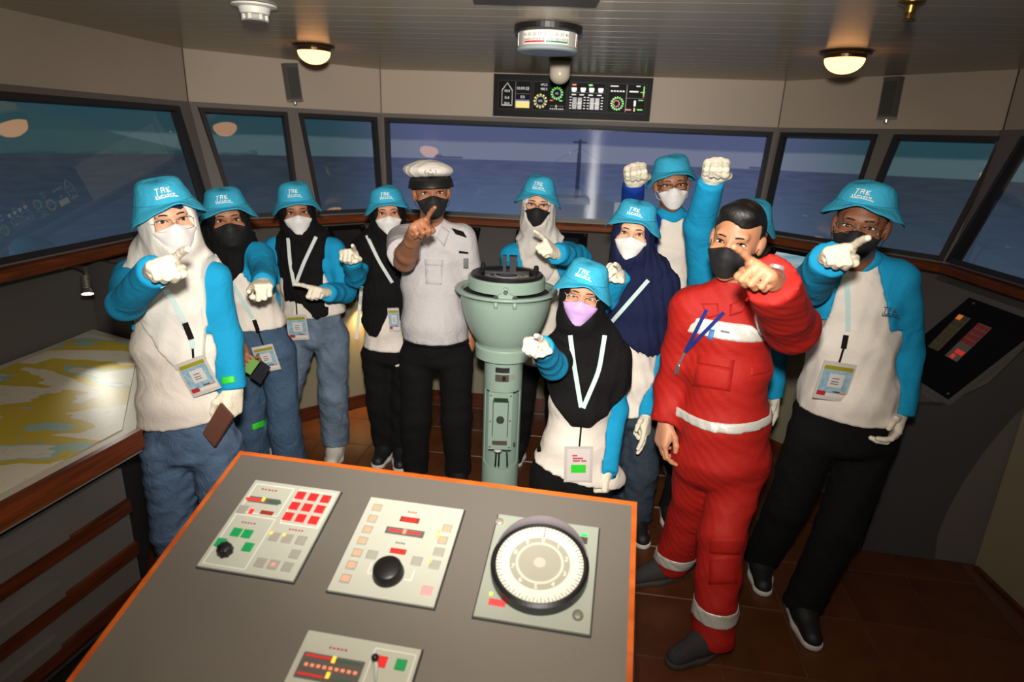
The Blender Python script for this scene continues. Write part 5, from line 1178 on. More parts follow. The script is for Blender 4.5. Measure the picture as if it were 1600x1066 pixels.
# ------------------------------------------------------------------ clothes
def ribbon_px(p, fld, pts, dep, w, m, name, parent=None, lift=.008, n=6, th=.0008):
    px = []
    for i in range(len(pts)-1):
        for k in range(n): t = k/n; px.append((pts[i][0]+(pts[i+1][0]-pts[i][0])*t, pts[i][1]+(pts[i+1][1]-pts[i][1])*t))
    px.append(pts[-1]); P = hitpx(fld, px, dep, lift)
    for _ in range(2): P[1:-1] = (P[:-2]+2*P[1:-1]+P[2:])/4
    sd = []
    for i in range(len(P)):
        t = P[min(i+1, len(P)-1)]-P[max(i-1, 0)]; vd = unit(cO-P[i]); sd.append(unit(np.cross(t, vd)))
    return MB().ribbon(list(P), sd, w, th).build(name, m, parent or p.root)
def badge(p, fld, corners, dep, print_='event', parent=None):
    """card hanging on the chest: four pixel corners TL TR BR BL"""
    cx = np.mean(corners, 0); H4 = hitpx(fld, [tuple(cx)]+[tuple(np.array(q)*.85+np.array(cx)*.15) for q in corners], dep, .010); c = H4[0]; nr_ = min(H4[:, 1]); c = c+(c-cO)*0; c = aty(cx[0], cx[1], max(c[1]-.03, min(c[1], nr_)))
    tl, tr, br, bl = [aty(*q, c[1]) for q in corners]
    vd = unit(cO-c); x = unit((tr-tl)+(br-bl)); w = (np.linalg.norm(tr-tl)+np.linalg.norm(br-bl))/4; h = (np.linalg.norm(bl-tl)+np.linalg.norm(br-tr))/4
    y = unit((tl-bl)+(tr-br)); n = unit(np.cross(x, y)); y = np.cross(n, x)
    if n@vd < 0: n = -n
    ax = (x, y, n); b = MB().box(c, ax, (w, h, .0018)).build('name_badge', M_card, parent or p.root)
    Q = lambda a, e, d=.0022: c+x*a*w+y*e*h+n*d
    R = lambda a0, e0, a1, e1, m, nm, d=.0021: MB().prism([Q(a0, e0, d), Q(a1, e0, d), Q(a1, e1, d), Q(a0, e1, d)], n*.0006).build(nm, m, b)
    if print_ == 'event':
        R(-.88, .60, .88, .80, M_olive, 'header_strip'); R(-.88, -.72, .88, .58, M_sky, 'printed_picture'); R(-.42, -.3, .5, .4, mat('badge_paper', (206, 200, 196), .4), 'name_field', .0026)
        for e in (.16, .0, -.12): R(-.22, e-.02, .22, e+.02, M_dink, 'printed_line', .0031)
        R(-.88, -.78, -.35, -.55, M_bred, 'printed_shape', .0027); R(-.3, -.8, .88, -.62, mat('badge_pale', (214, 206, 200), .4), 'printed_shape', .0027); R(.05, -.56, .5, -.5, M_dink, 'printed_line', .0031); R(.3, -.62, .85, -.56, mat('badge_orange', (196, 120, 70), .4), 'printed_line', .0031)
    else:
        R(-.8, -.9, .8, .88, mat('badge_white', (214, 204, 200), .4), 'paper'); 
        for a0, a1, e in ((-.45, -.1, .52), (-.42, .3, .36), (-.4, .1, .22), (.18, .55, .22)): R(a0, e-.045, a1, e+.045, mat('badge_crimson', (186, 84, 100), .4), 'printed_line', .0027)
        R(-.52, -.45, .52, 0, M_neon, 'sticker', .0028)
    return b, c
def conform(p, fld, pxq, dep, m, name, n=6, lift=.0035, parent=None, th=.0015):
    """thin patch lying on the cloth inside a pixel quad TL TR BR BL"""
    px = []
    for j in range(n+1):
        for i in range(n+1):
            a = np.array(pxq[0])+(np.array(pxq[1])-pxq[0])*i/n; b = np.array(pxq[3])+(np.array(pxq[2])-pxq[3])*i/n; px.append(tuple(a+(b-a)*j/n))
    P = hitpx(fld, px, dep, lift); D = np.array([unit(cO-q) for q in P]); k = n+1
    V = list(P)+list(P-D*(th+lift)); Fc = []
    for j in range(n):
        for i in range(n): a = j*k+i; Fc += [(a, a+k, a+k+1, a+1), (a+k*k, a+1+k*k, a+k+1+k*k, a+k+k*k)]
    rim = [i for i in range(k)]+[j*k+n for j in range(1, k)]+[n*k+i for i in range(n-1, -1, -1)]+[j*k for j in range(n-1, 0, -1)]
    for a, b in zip(rim, rim[1:]+rim[:1]): Fc.append((a, b, b+k*k, a+k*k))
    return add(name, V, Fc, m, parent or p.root, True)
def shoe(p, ank, tdir, m, ms, L=.25, name='shoe'):
    t = unit(tdir*A3(1, 1, 0)); s = np.cross(ZA, t); g = A3(ank[0], ank[1], 0)
    h, q = g-t*.055, g+t*(L-.055-.045)
    up_ = smin([cap(h+A3(0, 0, .05), g+t*.05+A3(0, 0, .058), .04, .043), cap(g+t*.05+A3(0, 0, .052), q+A3(0, 0, .034), .045, .036), cap(g+A3(0, 0, .06), g+A3(0, 0, .1), .042)], .03)
    up_ = inter(up_, plane(A3(0, 0, .022), -ZA)); o = solid(name, up_, .008, m, p.root)
    so_ = smin([cap(h+A3(0, 0, .016), g+t*.07+A3(0, 0, .016), .043, .05), cap(g+t*.07+A3(0, 0, .016), q+A3(0, 0, .016), .05, .041)], .02)
    so_ = inter(so_, plane(A3(0, 0, .004), -ZA), plane(A3(0, 0, .027), ZA)); solid('sole', so_, .007, ms, o)
    return o
def person(name, label, spec, group='people in blue bucket hats'):
    """build one figure from joints given as (pixel x, pixel y, depth in metres)"""
    p = Person(); J = lambda q: aty(*q); S_ = spec; p.seed = spec.get('seed', 1); p.far = spec.get('far', False); p.hijab = 'hijab' in spec; p.loops = spec.get('loops', False)
    eye = J(S_['eye']); hs = S_.get('hs', 1.0); yaw, pit, rol = S_.get('look', (0, 0, 0))
    p.hc, p.hS, p.hF, p.hU = head_frame(eye, yaw, pit, rol, hs)
    p.sa, p.sb = J(S_['sh'][0]), J(S_['sh'][1]); ha, hb = J(S_['hip'][0]), J(S_['hip'][1]); p.M = (p.sa+p.sb)/2; p.Hm = (ha+hb)/2
    p.A = unit(p.M-p.Hm); p.S = unit((p.sb-p.sa)-p.A*((p.sb-p.sa)@p.A)); p.F = unit(np.cross(p.S, p.A)); p.F = p.F if p.F[1] < 0 else -p.F
    p.N = p.M+p.A*.045*S_.get('nk', 1); gs = p.gs = S_.get('gs', 1.0); g = S_.get('girth', 0.0)
    fa, fb = [A3(*q, 0) for q in S_['feet']] if 'feet' in S_ else [h*A3(1, 1, 0)+A3(*o, 0) for h, o in zip((ha, hb), S_.get('fo', ((-.02, .02), (.02, .02))))]
    p.root = root('person', (fa+fb)/2, label, 'person', group)
    ka, kb = [J(q) for q in S_['knee']] if 'knee' in S_ else [(h+f)/2+A3(0, -.03, .02) for h, f in ((ha, fa), (hb, fb))]
    sw = np.linalg.norm(p.sb-p.sa)/2; hw = np.linalg.norm(hb-ha)/2; T = np.linalg.norm(p.M-p.Hm); belly = S_.get('belly', 0)
    at = lambda t: p.Hm+p.A*T*t
    drop = S_.get('drop', .12)      # how far the shirt reaches below the hip joints
    sec = [(1.0, sw*.93, .072*gs), (.84, sw+.018, .098*gs), (.6, sw*.96+.012+g*.5, .112*gs+g*.4), (.28, sw*.84+.03+g, .112*gs+g+belly), (0, hw+.075+g+S_.get('flare', 0)*.6, .12*gs+g+belly*.8), (-drop/T, hw+.08+g+S_.get('flare', 0), .125*gs+g+belly*.5)]
    if 'coverall' in S_: sec[4] = (0, hw+.062+g, .118*gs+g+belly*.6); sec[5] = (-.1, hw+.06+g, .112*gs+g)
    fw = S_.get('fwd', 0)
    segs = [eseg(at(a[0])+p.F*fw*a[0], at(b[0])+p.F*fw*b[0], a[1], a[2], b[1], b[2], p.S, p.F) for a, b in zip(sec[:-1], sec[1:])]
    trap = [cap(p.N+p.A*.01, q-p.A*.005, .05*gs, .05*gs) for q in (p.sa, p.sb)]
    torso = p.torso = smin(segs+trap, .05)
    # arms
    arms = []; p.upper = []; p.limbs = []; p.bare = []; hands = []
    for key, sh in (('arm_a', p.sa), ('arm_b', p.sb)):
        if key not in S_: continue
        a = S_[key]; e, w_, k = J(a['e']), J(a['w']), J(a['k']); hd = unit(k-w_); arms.append((key, sh, e, w_, hd, a)); p.upper.append((sh, e)); p.limbs += [(sh, e, .036, .03), (e, w_, .03, .022)]
    p.limbs += [(ha, ka, .04, .035), (hb, kb, .04, .035), (ka, fa+A3(0, 0, .08), .032, .025), (kb, fb+A3(0, 0, .08), .032, .025)]
    sleeves = {}
    for key, sh, e, w_, hd, a in arms:
        r0, r1, r2 = [x*gs for x in a.get('r', (.06, .05, .043))]
        if S_.get('short'):
            f1 = a.get('short', .8); sleeves[key] = smin([cap(sh, sh+(e-sh)*f1, .066*gs, .072*gs)], .02)
            sleeves[key] = inter(sleeves[key], plane(sh+(e-sh)*f1, e-sh))
            bare = smin([cap(sh+(e-sh)*.3, e, .046*gs, .041*gs), cap(e, e+(w_-e)*.35, .041*gs, .042*gs), cap(e+(w_-e)*.35, w_, .042*gs, .027*gs)], .02)
            p.bare.append(smin([bare, hand_field(w_, hd, np.array(a.get('n', (0, 0, 1)), float), a.get('t', 1), a.get('pose', 'point'), a.get('sc', 1.0), .0088)], .015))
        else:
            sv = smin([cap(sh, e, r0, r1), cap(e, w_, r1, r2)], .025); sv = inter(sv, plane(w_+hd*.004, w_-e)); sv.lo = np.min([sh, e, w_], 0)-r0; sv.hi = np.max([sh, e, w_], 0)+r0; sleeves[key] = sv
    # trousers
    lr = S_.get('leg', (.088, .068, .062)); pel = eseg(p.Hm+p.A*.10, p.Hm-p.A*.03, hw+.055+g*.6, .10*gs+g*.6+belly*.6, hw+.068+g*.5, .105*gs+g*.4, p.S, p.F)
    L1 = [cap(ha-A3(0, 0, .02), ka, lr[0], lr[1]), cap(ka, fa+A3(0, 0, .05), lr[1], lr[2])]; L2 = [cap(hb-A3(0, 0, .02), kb, lr[0], lr[1]), cap(kb, fb+A3(0, 0, .05), lr[1], lr[2])]
    legs = smin([pel]+L1+L2, .022); zcut = S_.get('cuffz', .06)
    p.legs = legs
    h_ = .0095 if not p.far else .011
    if 'coverall' in S_:
        fn = smin([torso, legs]+list(sleeves.values()), .045); fn = wrinkle(fn, .006, 15, p.seed, (1, 1, 1.1)); fn = inter(fn, plane(A3(0, 0, zcut), -ZA)); p.gar = fn; p.sleeves = sleeves
        p.all = fn; solid('coverall', fn, .0085, M_cov, p.root)
    else:
        tf = wrinkle(legs, S_.get('tw', .006), 15, p.seed+5, (1, 1, 1.3)); tf = inter(tf, plane(A3(0, 0, zcut), -ZA)); p.trf = tf; solid('trousers', tf, h_+.0015, S_['trousers'], p.root)
        hz = J(S_['hem'])[2] if 'hem' in S_ else p.Hm[2]-.05
        hn = unit(A3(S_.get('hemtilt', 0), 0, 1))
        shirt = smin([torso]+list(sleeves.values()), .035); shirt = wrinkle(shirt, S_.get('sw', .006), 15, p.seed, (1, 1, .8))
        hp_ = J(S_['hem']) if 'hem' in S_ else p.Hm
        shirt = inter(shirt, plane(hp_, -hn)); p.shf = shirt
        if S_.get('short'): solid('shirt', shirt, h_, S_['shirt'], p.root)
        else:
            rho = []
            for key, sh, e, w_, hd, a in arms:
                sg = -1 if key == 'arm_a' else 1
                n1 = p.N+p.S*sg*.055-p.A*.0; arm_pit = sh-p.A*S_.get('raglan', .16)-p.S*sg*S_.get('ragin', .028)
                ln = unit(arm_pit-n1); nn = unit(np.cross(ln, p.F)); nn = nn if nn@(p.S*sg) > 0 else -nn
                pl = plane(n1, -nn); lowcut = plane(arm_pit-p.A*.02, -p.A)
                low = smin([cap(sh+(e-sh)*.55, e, .06*gs, .052*gs), cap(e, w_, .052*gs, .045*gs)], .02)
                def r_(P, pl=pl, low=low, lowcut=lowcut): return np.minimum(np.maximum(pl(P), lowcut(P)), (low(P)-np.maximum(torso(P), -.02)*1.0-.004))
                rho.append(r_)
            body = inter(shirt, *[(lambda P, r=r: -r(P)) for r in rho]); so_ = solid('shirt', body, h_, S_['shirt'], p.root)
            for (key, sh, e, w_, hd, a), r in zip(arms, rho):
                sf = inter(shirt, r); m_ = a.get('m', S_.get('sleeve', M_sleeve)); lo = np.min([sh, e, w_, p.N], 0)-.12; hi = np.max([sh, e, w_, p.N], 0)+.12
                side = plane(p.M, p.S*(1 if key == 'arm_a' else -1)); sf2 = inter(sf, lambda P, s_=side, lw=sleeves[key]: np.minimum(s_(P), lw(P)-.03)); solid('sleeve', sf2, h_, m_, p.root, lo, hi)
        p.all = bnd(lambda P: np.minimum(p.shf(P), p.trf(P)), np.minimum(p.shf.lo, p.trf.lo), np.maximum(p.shf.hi, p.trf.hi))
    # hands / gloves
    for key, sh, e, w_, hd, a in arms:
        if S_.get('short') or a.get('pose') is None: continue
        hf = hand_field(w_, hd, np.array(a.get('n', (0, 0, 1)), float), a.get('t', 1), a['pose'], a.get('sc', 1.0), .0104 if not a.get('bare') else .0088)
        if a.get('bare'): p.bare.append(hf)
        else: solid('glove', hf, .0036 if not p.far else .0045, M_glove, p.root)
    build_head(p, hs, M_skin[S_['skin']], female=p.hijab)
    if 'mask' in S_: build_mask(p, S_['mask'], S_.get('maskk', 'ridge'))
    if p.hijab: build_hijab(p, **S_['hijab'])
    if 'hat' in S_: build_hat(p, **S_['hat'])
    if 'glasses' in S_: build_glasses(p, *S_['glasses'])
    if 'hair' in S_:
        L, hs_, M = p.L, hs, np.array([p.hS, p.hF, p.hU], np.float32); cc = p.hc.astype(np.float32); top_ = S_['hair']
        cr = smin([ell(L(0, -.018, .037), np.array((.0785, .0985, .089))*hs_, M)]+([ell(L(0, .05, .09), np.array((.058, .03, .03))*hs_, M)] if top_ > 1 else []), .03)
        def reg(P):
            q = ((P-cc)@M.T)/hs_; return np.maximum(np.minimum(.066-q[:, 2]-.3*np.abs(q[:, 0]-.012)-.012*np.sin(q[:, 0]*60), q[:, 1]-.012), np.maximum(-.055-q[:, 2], np.minimum(-.012-q[:, 2]+0*q[:, 2], q[:, 1]+.03)))*hs_
        solid('hair', inter(cr, reg, *([plane(L(0, 0, .118), p.hU)] if 'hat' in S_ else [])), .0048, M_hair, p.root, p.hc-.14*hs_, p.hc+.17*hs_)
    # shoes
    if S_.get('shoes', True):
        for f_, td in zip((fa, fb), S_.get('toes', ((-.1, -1), (.1, -1)))): shoe(p, f_, A3(*td, 0), S_.get('shoem', M_shoeb), S_.get('solem', M_sole), S_.get('shoel', .25))
    if 'collar' in S_:
        cl = inter(offs(torso, .004), bnd(lambda P: np.sqrt(((P-(p.N+p.A*.02).astype(np.float32))**2).sum(1))-.074*gs, p.N-.1, p.N+.12)); solid('collar', cl, .0065, S_['collar'], p.root, p.N-.12, p.N+.12)
    return p

def officer_cap(p):
    hs, s, f, u = p.hs, p.hS, p.hF, p.hU; L = p.L; M = np.array([s, f, u]); R = rotm(f, math.radians(-6)); M2 = np.array([R@s, f, R@u])
    cr = smin([ell(L(0, -.005, .092), np.array((.102, .122, .031))*hs, M2), ell(L(-.04, -.02, .088), np.array((.072, .1, .032))*hs, M2), ell(L(.01, .03, .106), np.array((.075, .075, .026))*hs, M2)], .04)
    cr = wrinkle(cr, .0035, 20, 3, (1, 1, 1)); cr = inter(cr, plane(L(0, 0, .064), -u)); c = solid('officer_cap', cr, .0055, cloth('cap_white', (222, 214, 204)), p.root)
    MB().lathe([(.094, .026), (.098, .028), (.099, .070), (.095, .072), (.088, .07), (.088, .028)], L(0, -.012, 0)*0+p.hc-f*.012*hs, (s*hs, f*hs, u*hs), 48, .9, 1.06, closed=True).build('cap_band', M_blackc, c, True)
    V = []; n = 20
    for i in range(n+1):
        t = PI*(.06+.88*i/n); cx, sy = math.cos(t), math.sin(t)
        for r, z in ((.097, .072), (.106+.012*sy, .054), (.111+.02*sy, .026), (.1115+.02*sy, .022), (.106+.012*sy, .048), (.094, .064)): V.append(p.hc-f*.012*hs+(s*r*cx*.9+f*r*sy*1.06+u*(z-.004*(1-sy)))*hs)
    Fc = [(6*i+j, 6*i+6+j, 6*i+6+(j+1) % 6, 6*i+(j+1) % 6) for i in range(n) for j in range(6)]+[tuple(range(6)), tuple(range(6*n+5, 6*n-1, -1))]
    add('visor', V, Fc, mat('visor_black', (24, 22, 22), .45), c, True)
    fld = cr; O = []
    def pl(x, z):
        q = march(fld, L(x, .3, z), -f)[0]; return (q if not np.isnan(q[0]) else L(x, .125, z))+f*.0015
    m_ = mat('emblem_grey', (120, 112, 98), .5); mb = MB()
    for a in ([(-.005, 0.104), (-.005, 0.084)], [(-.010, 0.098), (0, 0.098)], [(-.024, 0.100), (-.03, 0.092), (-.024, 0.082)], [(.014, 0.100), (.02, 0.092), (.014, 0.082)], [(-.02, 0.078), (-.005, 0.073), (.01, 0.078)], [(-.024, 0.068), (-.005, 0.066), (.014, 0.068)], [(-.016, 0.090), (-.012, 0.082), (-.005, 0.080), (.002, 0.082), (.006, 0.090)]): mb.tube([pl(*q) for q in a], .0016, 5)
    mb.build('cap_emblem', m_, c)
# ================================================================== the people
UPN = (0, 0, 1)
P1 = person('p1', 'person in a white hijab and white mask holding a brown phone beside the chart table', dict(seed=1, skin='light', hs=.92, eye=(271, 345, 1.924), look=(10, 2, 7),
    sh=((208, 432, 2.054), (333, 436, 2.035)), hip=((262, 690, 1.998), (338, 688, 2.017)), gs=.95, girth=.01, flare=.045, hem=(280, 676, 1.878), hemtilt=-.18,
    arm_a=dict(e=(197, 474, 1.813), w=(243, 424, 1.610), k=(262, 402, 1.526), n=(-.25, 0, 1), t=1, pose='point', r=(.064, .056, .046)), arm_b=dict(e=(356, 530, 2.035), w=(366, 606, 1.980), k=(361, 650, 1.943), n=(.9, -.4, .1), t=-1, pose='grip'),
    shirt=M_shirt, trousers=M_jean, leg=(.092, .078, .075), mask=M_maskw, glasses=(M_wire, .027, .02, -.01, .0009), hijab=dict(m=M_whiteh, hem=((-.3, -.1), (-.125, -.06), (-.11, .12), (-.05, .2), (.05, .33), (.1, .36), (.135, .33), (.145, -.04), (.3, -.1)), cover=.3, under=M_navy), hat=dict(lean=4, turn=-.05)))
P2 = person('p2', 'person in a black hijab and black mask holding an open green wallet', dict(seed=2, skin='tan', hs=.97, eye=(357, 345, 2.65), look=(2, 2, 4),
    sh=((318, 402, 2.78), (405, 400, 2.76)), hip=((384, 545, 2.78), (434, 545, 2.78)), hem=(390, 520, 2.64), leg=(.086, .075, .078), shirt=M_shirt, trousers=M_jean2, mask=M_maskb, loops=True,
    arm_a=dict(e=(338, 500, 2.72), w=(372, 540, 2.6), k=(384, 568, 2.53), n=(-.6, -.6, .3), t=-1, pose='grip', bare=True), arm_b=dict(e=(413, 424, 2.62), w=(411, 443, 2.38), k=(408, 449, 2.29), n=(.1, -.2, 1), t=-1, pose='point'),
    hijab=dict(m=M_blackc, hem=((-.3, -.1), (-.14, -.05), (-.1, .08), (-.03, .14), (.02, .15), (.09, .09), (.12, -.04), (.3, -.1)), open_=(.060, .084, -.016)), hat=dict(lean=3)))
P3 = person('p3', 'person in washed jeans with a long black scarf and a white mask', dict(seed=3, skin='tan', hs=.98, far=True, eye=(465, 333, 3.14), look=(2, 3, 3),
    sh=((430, 388, 3.27), (522, 390, 3.25)), hip=((470, 520, 3.27), (520, 520, 3.27)), hem=(500, 500, 3.13), hemtilt=-.1, leg=(.09, .082, .08), shirt=M_shirt, trousers=M_jean3, mask=M_maskw, maskk='fold', cuffz=.09,
    feet=((-1.36, 3.24), (-1.005, 3.27)), shoem=M_shoew, arm_b=dict(e=(540, 457, 3.19), w=(510, 457, 2.96), k=(489, 451, 2.88), n=(-.1, -.3, 1), t=-1, pose='point', r=(.058, .052, .047)), arm_a=dict(e=(428, 470, 3.3), w=(432, 520, 3.2), k=(434, 545, 3.15), n=(-1, 0, 0), t=1, pose='relax'),
    hijab=dict(m=M_blackc, hem=((-.3, -.1), (-.125, -.05), (-.11, .3), (-.06, .30), (0, .32), (.06, .40), (.12, .38), (.135, -.05), (.3, -.1)), cover=.3), hat=dict(lean=2, ht=1.0)))
P4 = person('p4', 'person wrapped in a long black scarf over a white shirt with black trousers', dict(seed=4, skin='mid', hs=.97, far=True, eye=(607, 334, 3.203), look=(3, 3, 3),
    sh=((570, 390, 3.317), (640, 390, 3.317)), hip=((588, 548, 3.317), (634, 548, 3.317)), hem=(590, 552, 3.193), leg=(.088, .076, .074), shirt=M_shirt, trousers=M_trblack, mask=M_maskw, maskk='fold', loops=True,
    feet=((-.72, 3.31), (-.62, 3.28)), arm_a=dict(e=(556, 434, 3.090), w=(549, 404, 2.863), k=(543, 393, 2.781), n=(0, -.3, 1), t=1, pose='point', r=(.058, .05, .044)), arm_b=dict(e=(648, 470, 3.348), w=(640, 530, 3.296), k=(638, 555, 3.275), n=(1, 0, 0), t=-1, pose='relax'),
    hijab=dict(m=M_blackc, hem=((-.3, .3), (-.17, .42), (-.1, .50), (-.045, .50), (.02, .36), (.08, .42), (.14, .5), (.3, .4)), cover=.85), hat=dict(lean=3)))
P5 = person('p5', 'person in a white uniform shirt and white officer cap pointing with a bare hand', dict(seed=5, skin='tan', hs=1.04, far=True, eye=(676, 302, 2.897), look=(4, 2, 4),
    sh=((628, 374, 3.030), (722, 372, 3.030)), hip=((652, 548, 3.009), (712, 548, 3.009)), hem=(680, 541, 2.856), gs=1.06, girth=.006, belly=.04, leg=(.092, .078, .07), short=True, shirt=M_uni, trousers=M_trblack, mask=M_maskb, sw=.004,
    arm_a=dict(e=(632, 408, 2.672), w=(647, 368, 2.407), k=(659, 341, 2.315), n=(-.2, -.2, 1), t=1, pose='point', short=.72, sc=1.05), arm_b=dict(e=(738, 470, 3.080), w=(733, 540, 3.030), k=(732, 565, 3.009), n=(1, 0, 0), t=-1, pose='relax', short=.8), hair=1), group='people in uniform')
P6 = person('p6', 'person in a pale grey hijab, dark glasses and black mask standing behind the binnacle', dict(seed=6, skin='light', hs=.98, far=True, eye=(840, 321, 3.25), look=(-2, 3, -2),
    sh=((800, 398, 3.37), (888, 396, 3.35)), hip=((822, 560, 3.37), (872, 560, 3.37)), hem=(850, 575, 3.25), shirt=M_shirt, trousers=M_trblack, mask=M_maskb, glasses=(M_gblk, .026, .016, -.006, .0017),
    arm_b=dict(e=(905, 402, 3.1), w=(869, 396, 2.84), k=(853, 382, 2.77), n=(.8, -.1, .5), t=-1, pose='point', r=(.06, .055, .05)), arm_a=dict(e=(795, 470, 3.4), w=(800, 540, 3.35), k=(800, 560, 3.33), n=(-1, 0, 0), t=1, pose='relax'),
    hijab=dict(m=M_greyh, hem=((-.3, -.1), (-.12, -.05), (-.09, .12), (-.05, .2), (.02, .2), (.08, .12), (.11, -.05), (.3, -.1)), cover=.3, open_=(.060, .084, -.016)), hat=dict(lean=-3, ht=1.0)))
P7 = person('p7', 'short person in a black hijab and lilac mask standing before the binnacle', dict(seed=7, skin='mid', hs=.93, eye=(909, 466, 2.2), look=(-3, 4, -7),
    sh=((872, 552, 2.33), (955, 556, 2.33)), hip=((858, 738, 2.3), (930, 742, 2.3)), hem=(880, 752, 2.17), hemtilt=.28, gs=.93, girth=.01, flare=.05, leg=(.08, .066, .06), shirt=M_shirt, trousers=M_trblack, mask=M_maskp, maskk='fold', glasses=(M_gwht, .025, .0155, -.006, .0011),
    arm_a=dict(e=(864, 572, 2.12), w=(846, 543, 1.9), k=(829, 529, 1.81), n=(-.15, -.2, 1), t=1, pose='point', sc=.93), arm_b=dict(e=(963, 640, 2.33), w=(950, 734, 2.24), k=(948, 762, 2.22), n=(.9, -.5, 0), t=-1, pose='fist', sc=.9),
    hijab=dict(m=M_blackc, hem=((-.3, .08), (-.17, .13), (-.12, .22), (-.04, .30), (.03, .30), (.1, .25), (.19, .16), (.3, .08)), open_=(.060, .084, -.016), thick=.016), hat=dict(lean=-5, side=.05, turn=.12)))
P8 = person('p8', 'person in a navy hijab and white mask with slate trousers', dict(seed=8, skin='light', hs=.95, eye=(987, 366, 2.557), look=(-4, 4, -4),
    sh=((957, 446, 2.673), (1033, 446, 2.654)), hip=((955, 640, 2.654), (1005, 640, 2.654)), hem=(985, 655, 2.528), shirt=M_shirt, trousers=M_slate, leg=(.09, .085, .085), mask=M_maskw, maskk='fold',
    arm_a=dict(e=(946, 470, 2.600), w=(968, 432, 2.490), k=(958, 416, 2.415), n=(.2, -.3, 1), t=1, pose='point', sc=.95), arm_b=dict(e=(1023, 560, 2.663), w=(1011, 648, 2.548), k=(1009, 674, 2.499), n=(.8, -.6, 0), t=-1, pose='open', sc=.95),
    hijab=dict(m=M_navy, hem=((-.3, .15), (-.16, .24), (-.08, .26), (0, .3), (.08, .34), (.14, .32), (.3, .2)), open_=(.060, .084, -.016), thick=.016, cover=1.1), hat=dict(lean=-4, ht=.78, drop=-.006)))
P9 = person('p9', 'tall person in glasses and a white mask raising a fist in a royal blue sleeve', dict(seed=9, skin='tan', hs=1.0, far=True, eye=(1053, 290, 3.06), look=(8, 3, 6),
    sh=((1012, 354, 3.17), (1082, 354, 3.17)), hip=((1015, 560, 3.2), (1065, 560, 3.2)), hem=(1040, 575, 3.08), shirt=M_shirt, trousers=M_trblack, mask=M_maskw, glasses=(M_gblk, .027, .015, -.006, .0015), hair=1, collar=M_sleeve, feet=((.83, 3.3), (.96, 3.2)),
    arm_a=dict(e=(982, 345, 3.1), w=(991, 288, 2.93), k=(992, 259, 2.86), n=(-.1, .3, 1), t=1, pose='fist', m=M_royal, sc=1.2, r=(.06, .052, .05)), arm_b=dict(e=(1085, 460, 3.2), w=(1080, 540, 3.2), k=(1078, 560, 3.18), n=(1, 0, 0), t=-1, pose='relax'), hat=dict(lean=3, logo=False, ht=.8, drop=-.006)))
P10 = person('p10', 'person mostly hidden behind the person in red raising a gloved fist', dict(seed=10, skin='mid', hs=.97, eye=(1163, 362, 2.66), look=(-8, 3, -4),
    sh=((1100, 440, 2.77), (1190, 450, 2.75)), hip=((1090, 640, 2.75), (1150, 640, 2.75)), hem=(1120, 660, 2.6), shirt=M_shirt, trousers=M_trblack, mask=M_maskw, hair=1, feet=((.84, 2.77), (1.0, 2.85)), raglan=.14,
    arm_a=dict(e=(1093, 352, 2.62), w=(1112, 282, 2.46), k=(1119, 256, 2.4), n=(.1, .2, 1), t=1, pose='fist', sc=1.12, r=(.074, .062, .052)), arm_b=dict(e=(1215, 540, 2.78), w=(1210, 620, 2.75), k=(1208, 640, 2.73), n=(1, 0, 0), t=-1, pose='relax'), hat=dict(lean=-3)))
P11 = person('p11', 'person in a red coverall with silver reflective bands and a black mask pointing', dict(seed=11, skin='mid', hs=1.0, eye=(1140, 381, 1.96), look=(-14, 7, -5),
    sh=((1082, 480, 2.1), (1203, 470, 2.03)), hip=((1092, 706, 2.1), (1162, 706, 2.06)), gs=1.08, girth=.014, belly=.015, leg=(.09, .084, .08), coverall=True, mask=M_maskb, hair=2, cuffz=.05,
    knee=((1080, 800, 2.2), (1128, 835, 1.98)), feet=((.735, 2.31), (.80, 1.90)), toes=((-1, -.35), (-1, -.5)), shoem=M_boot, solem=M_bsole, shoel=.27,
    arm_b=dict(e=(1236, 512, 1.78), w=(1206, 440, 1.5), k=(1180, 410, 1.42), n=(.6, .1, .8), t=-1, pose='point', bare=True, r=(.078, .07, .06), sc=1.02), arm_a=dict(e=(1052, 600, 2.16), w=(1040, 658, 2.12), k=(1035, 684, 2.1), n=(-1, -.3, 0), t=1, pose='relax', bare=True, r=(.07, .06, .05))), group='people in uniform')
P12 = person('p12', 'person in a black mask with a plain white shirt front standing by the side console', dict(seed=12, skin='dark', hs=1.05, eye=(1341, 355, 2.1), look=(-4, 3, -3),
    sh=((1276, 432, 2.27), (1402, 436, 2.2)), hip=((1272, 672, 2.2), (1362, 680, 2.2)), hem=(1310, 662, 2.07), hemtilt=.05, gs=1.06, girth=.02, belly=.02, leg=(.096, .082, .076), shirt=M_shirt, trousers=M_trblack, mask=M_maskb, glasses=(M_wire, .026, .015, -.006, .001), hair=1, collar=M_sleeve,
    feet=((1.155, 2.38), (1.215, 2.09)), toes=((-.25, -1), (-.1, -1)), arm_a=dict(e=(1266, 446, 2.10), w=(1296, 404, 1.76), k=(1318, 385, 1.66), n=(-.2, -.1, 1), t=1, pose='point', r=(.07, .06, .05)), arm_b=dict(e=(1416, 552, 2.23), w=(1406, 650, 2.12), k=(1397, 682, 2.06), n=(.95, -.2, 0), t=-1, pose='relax', r=(.066, .056, .048)), hat=dict(lean=-2, side=.028, turn=.1, ht=.76, drop=-.012)))

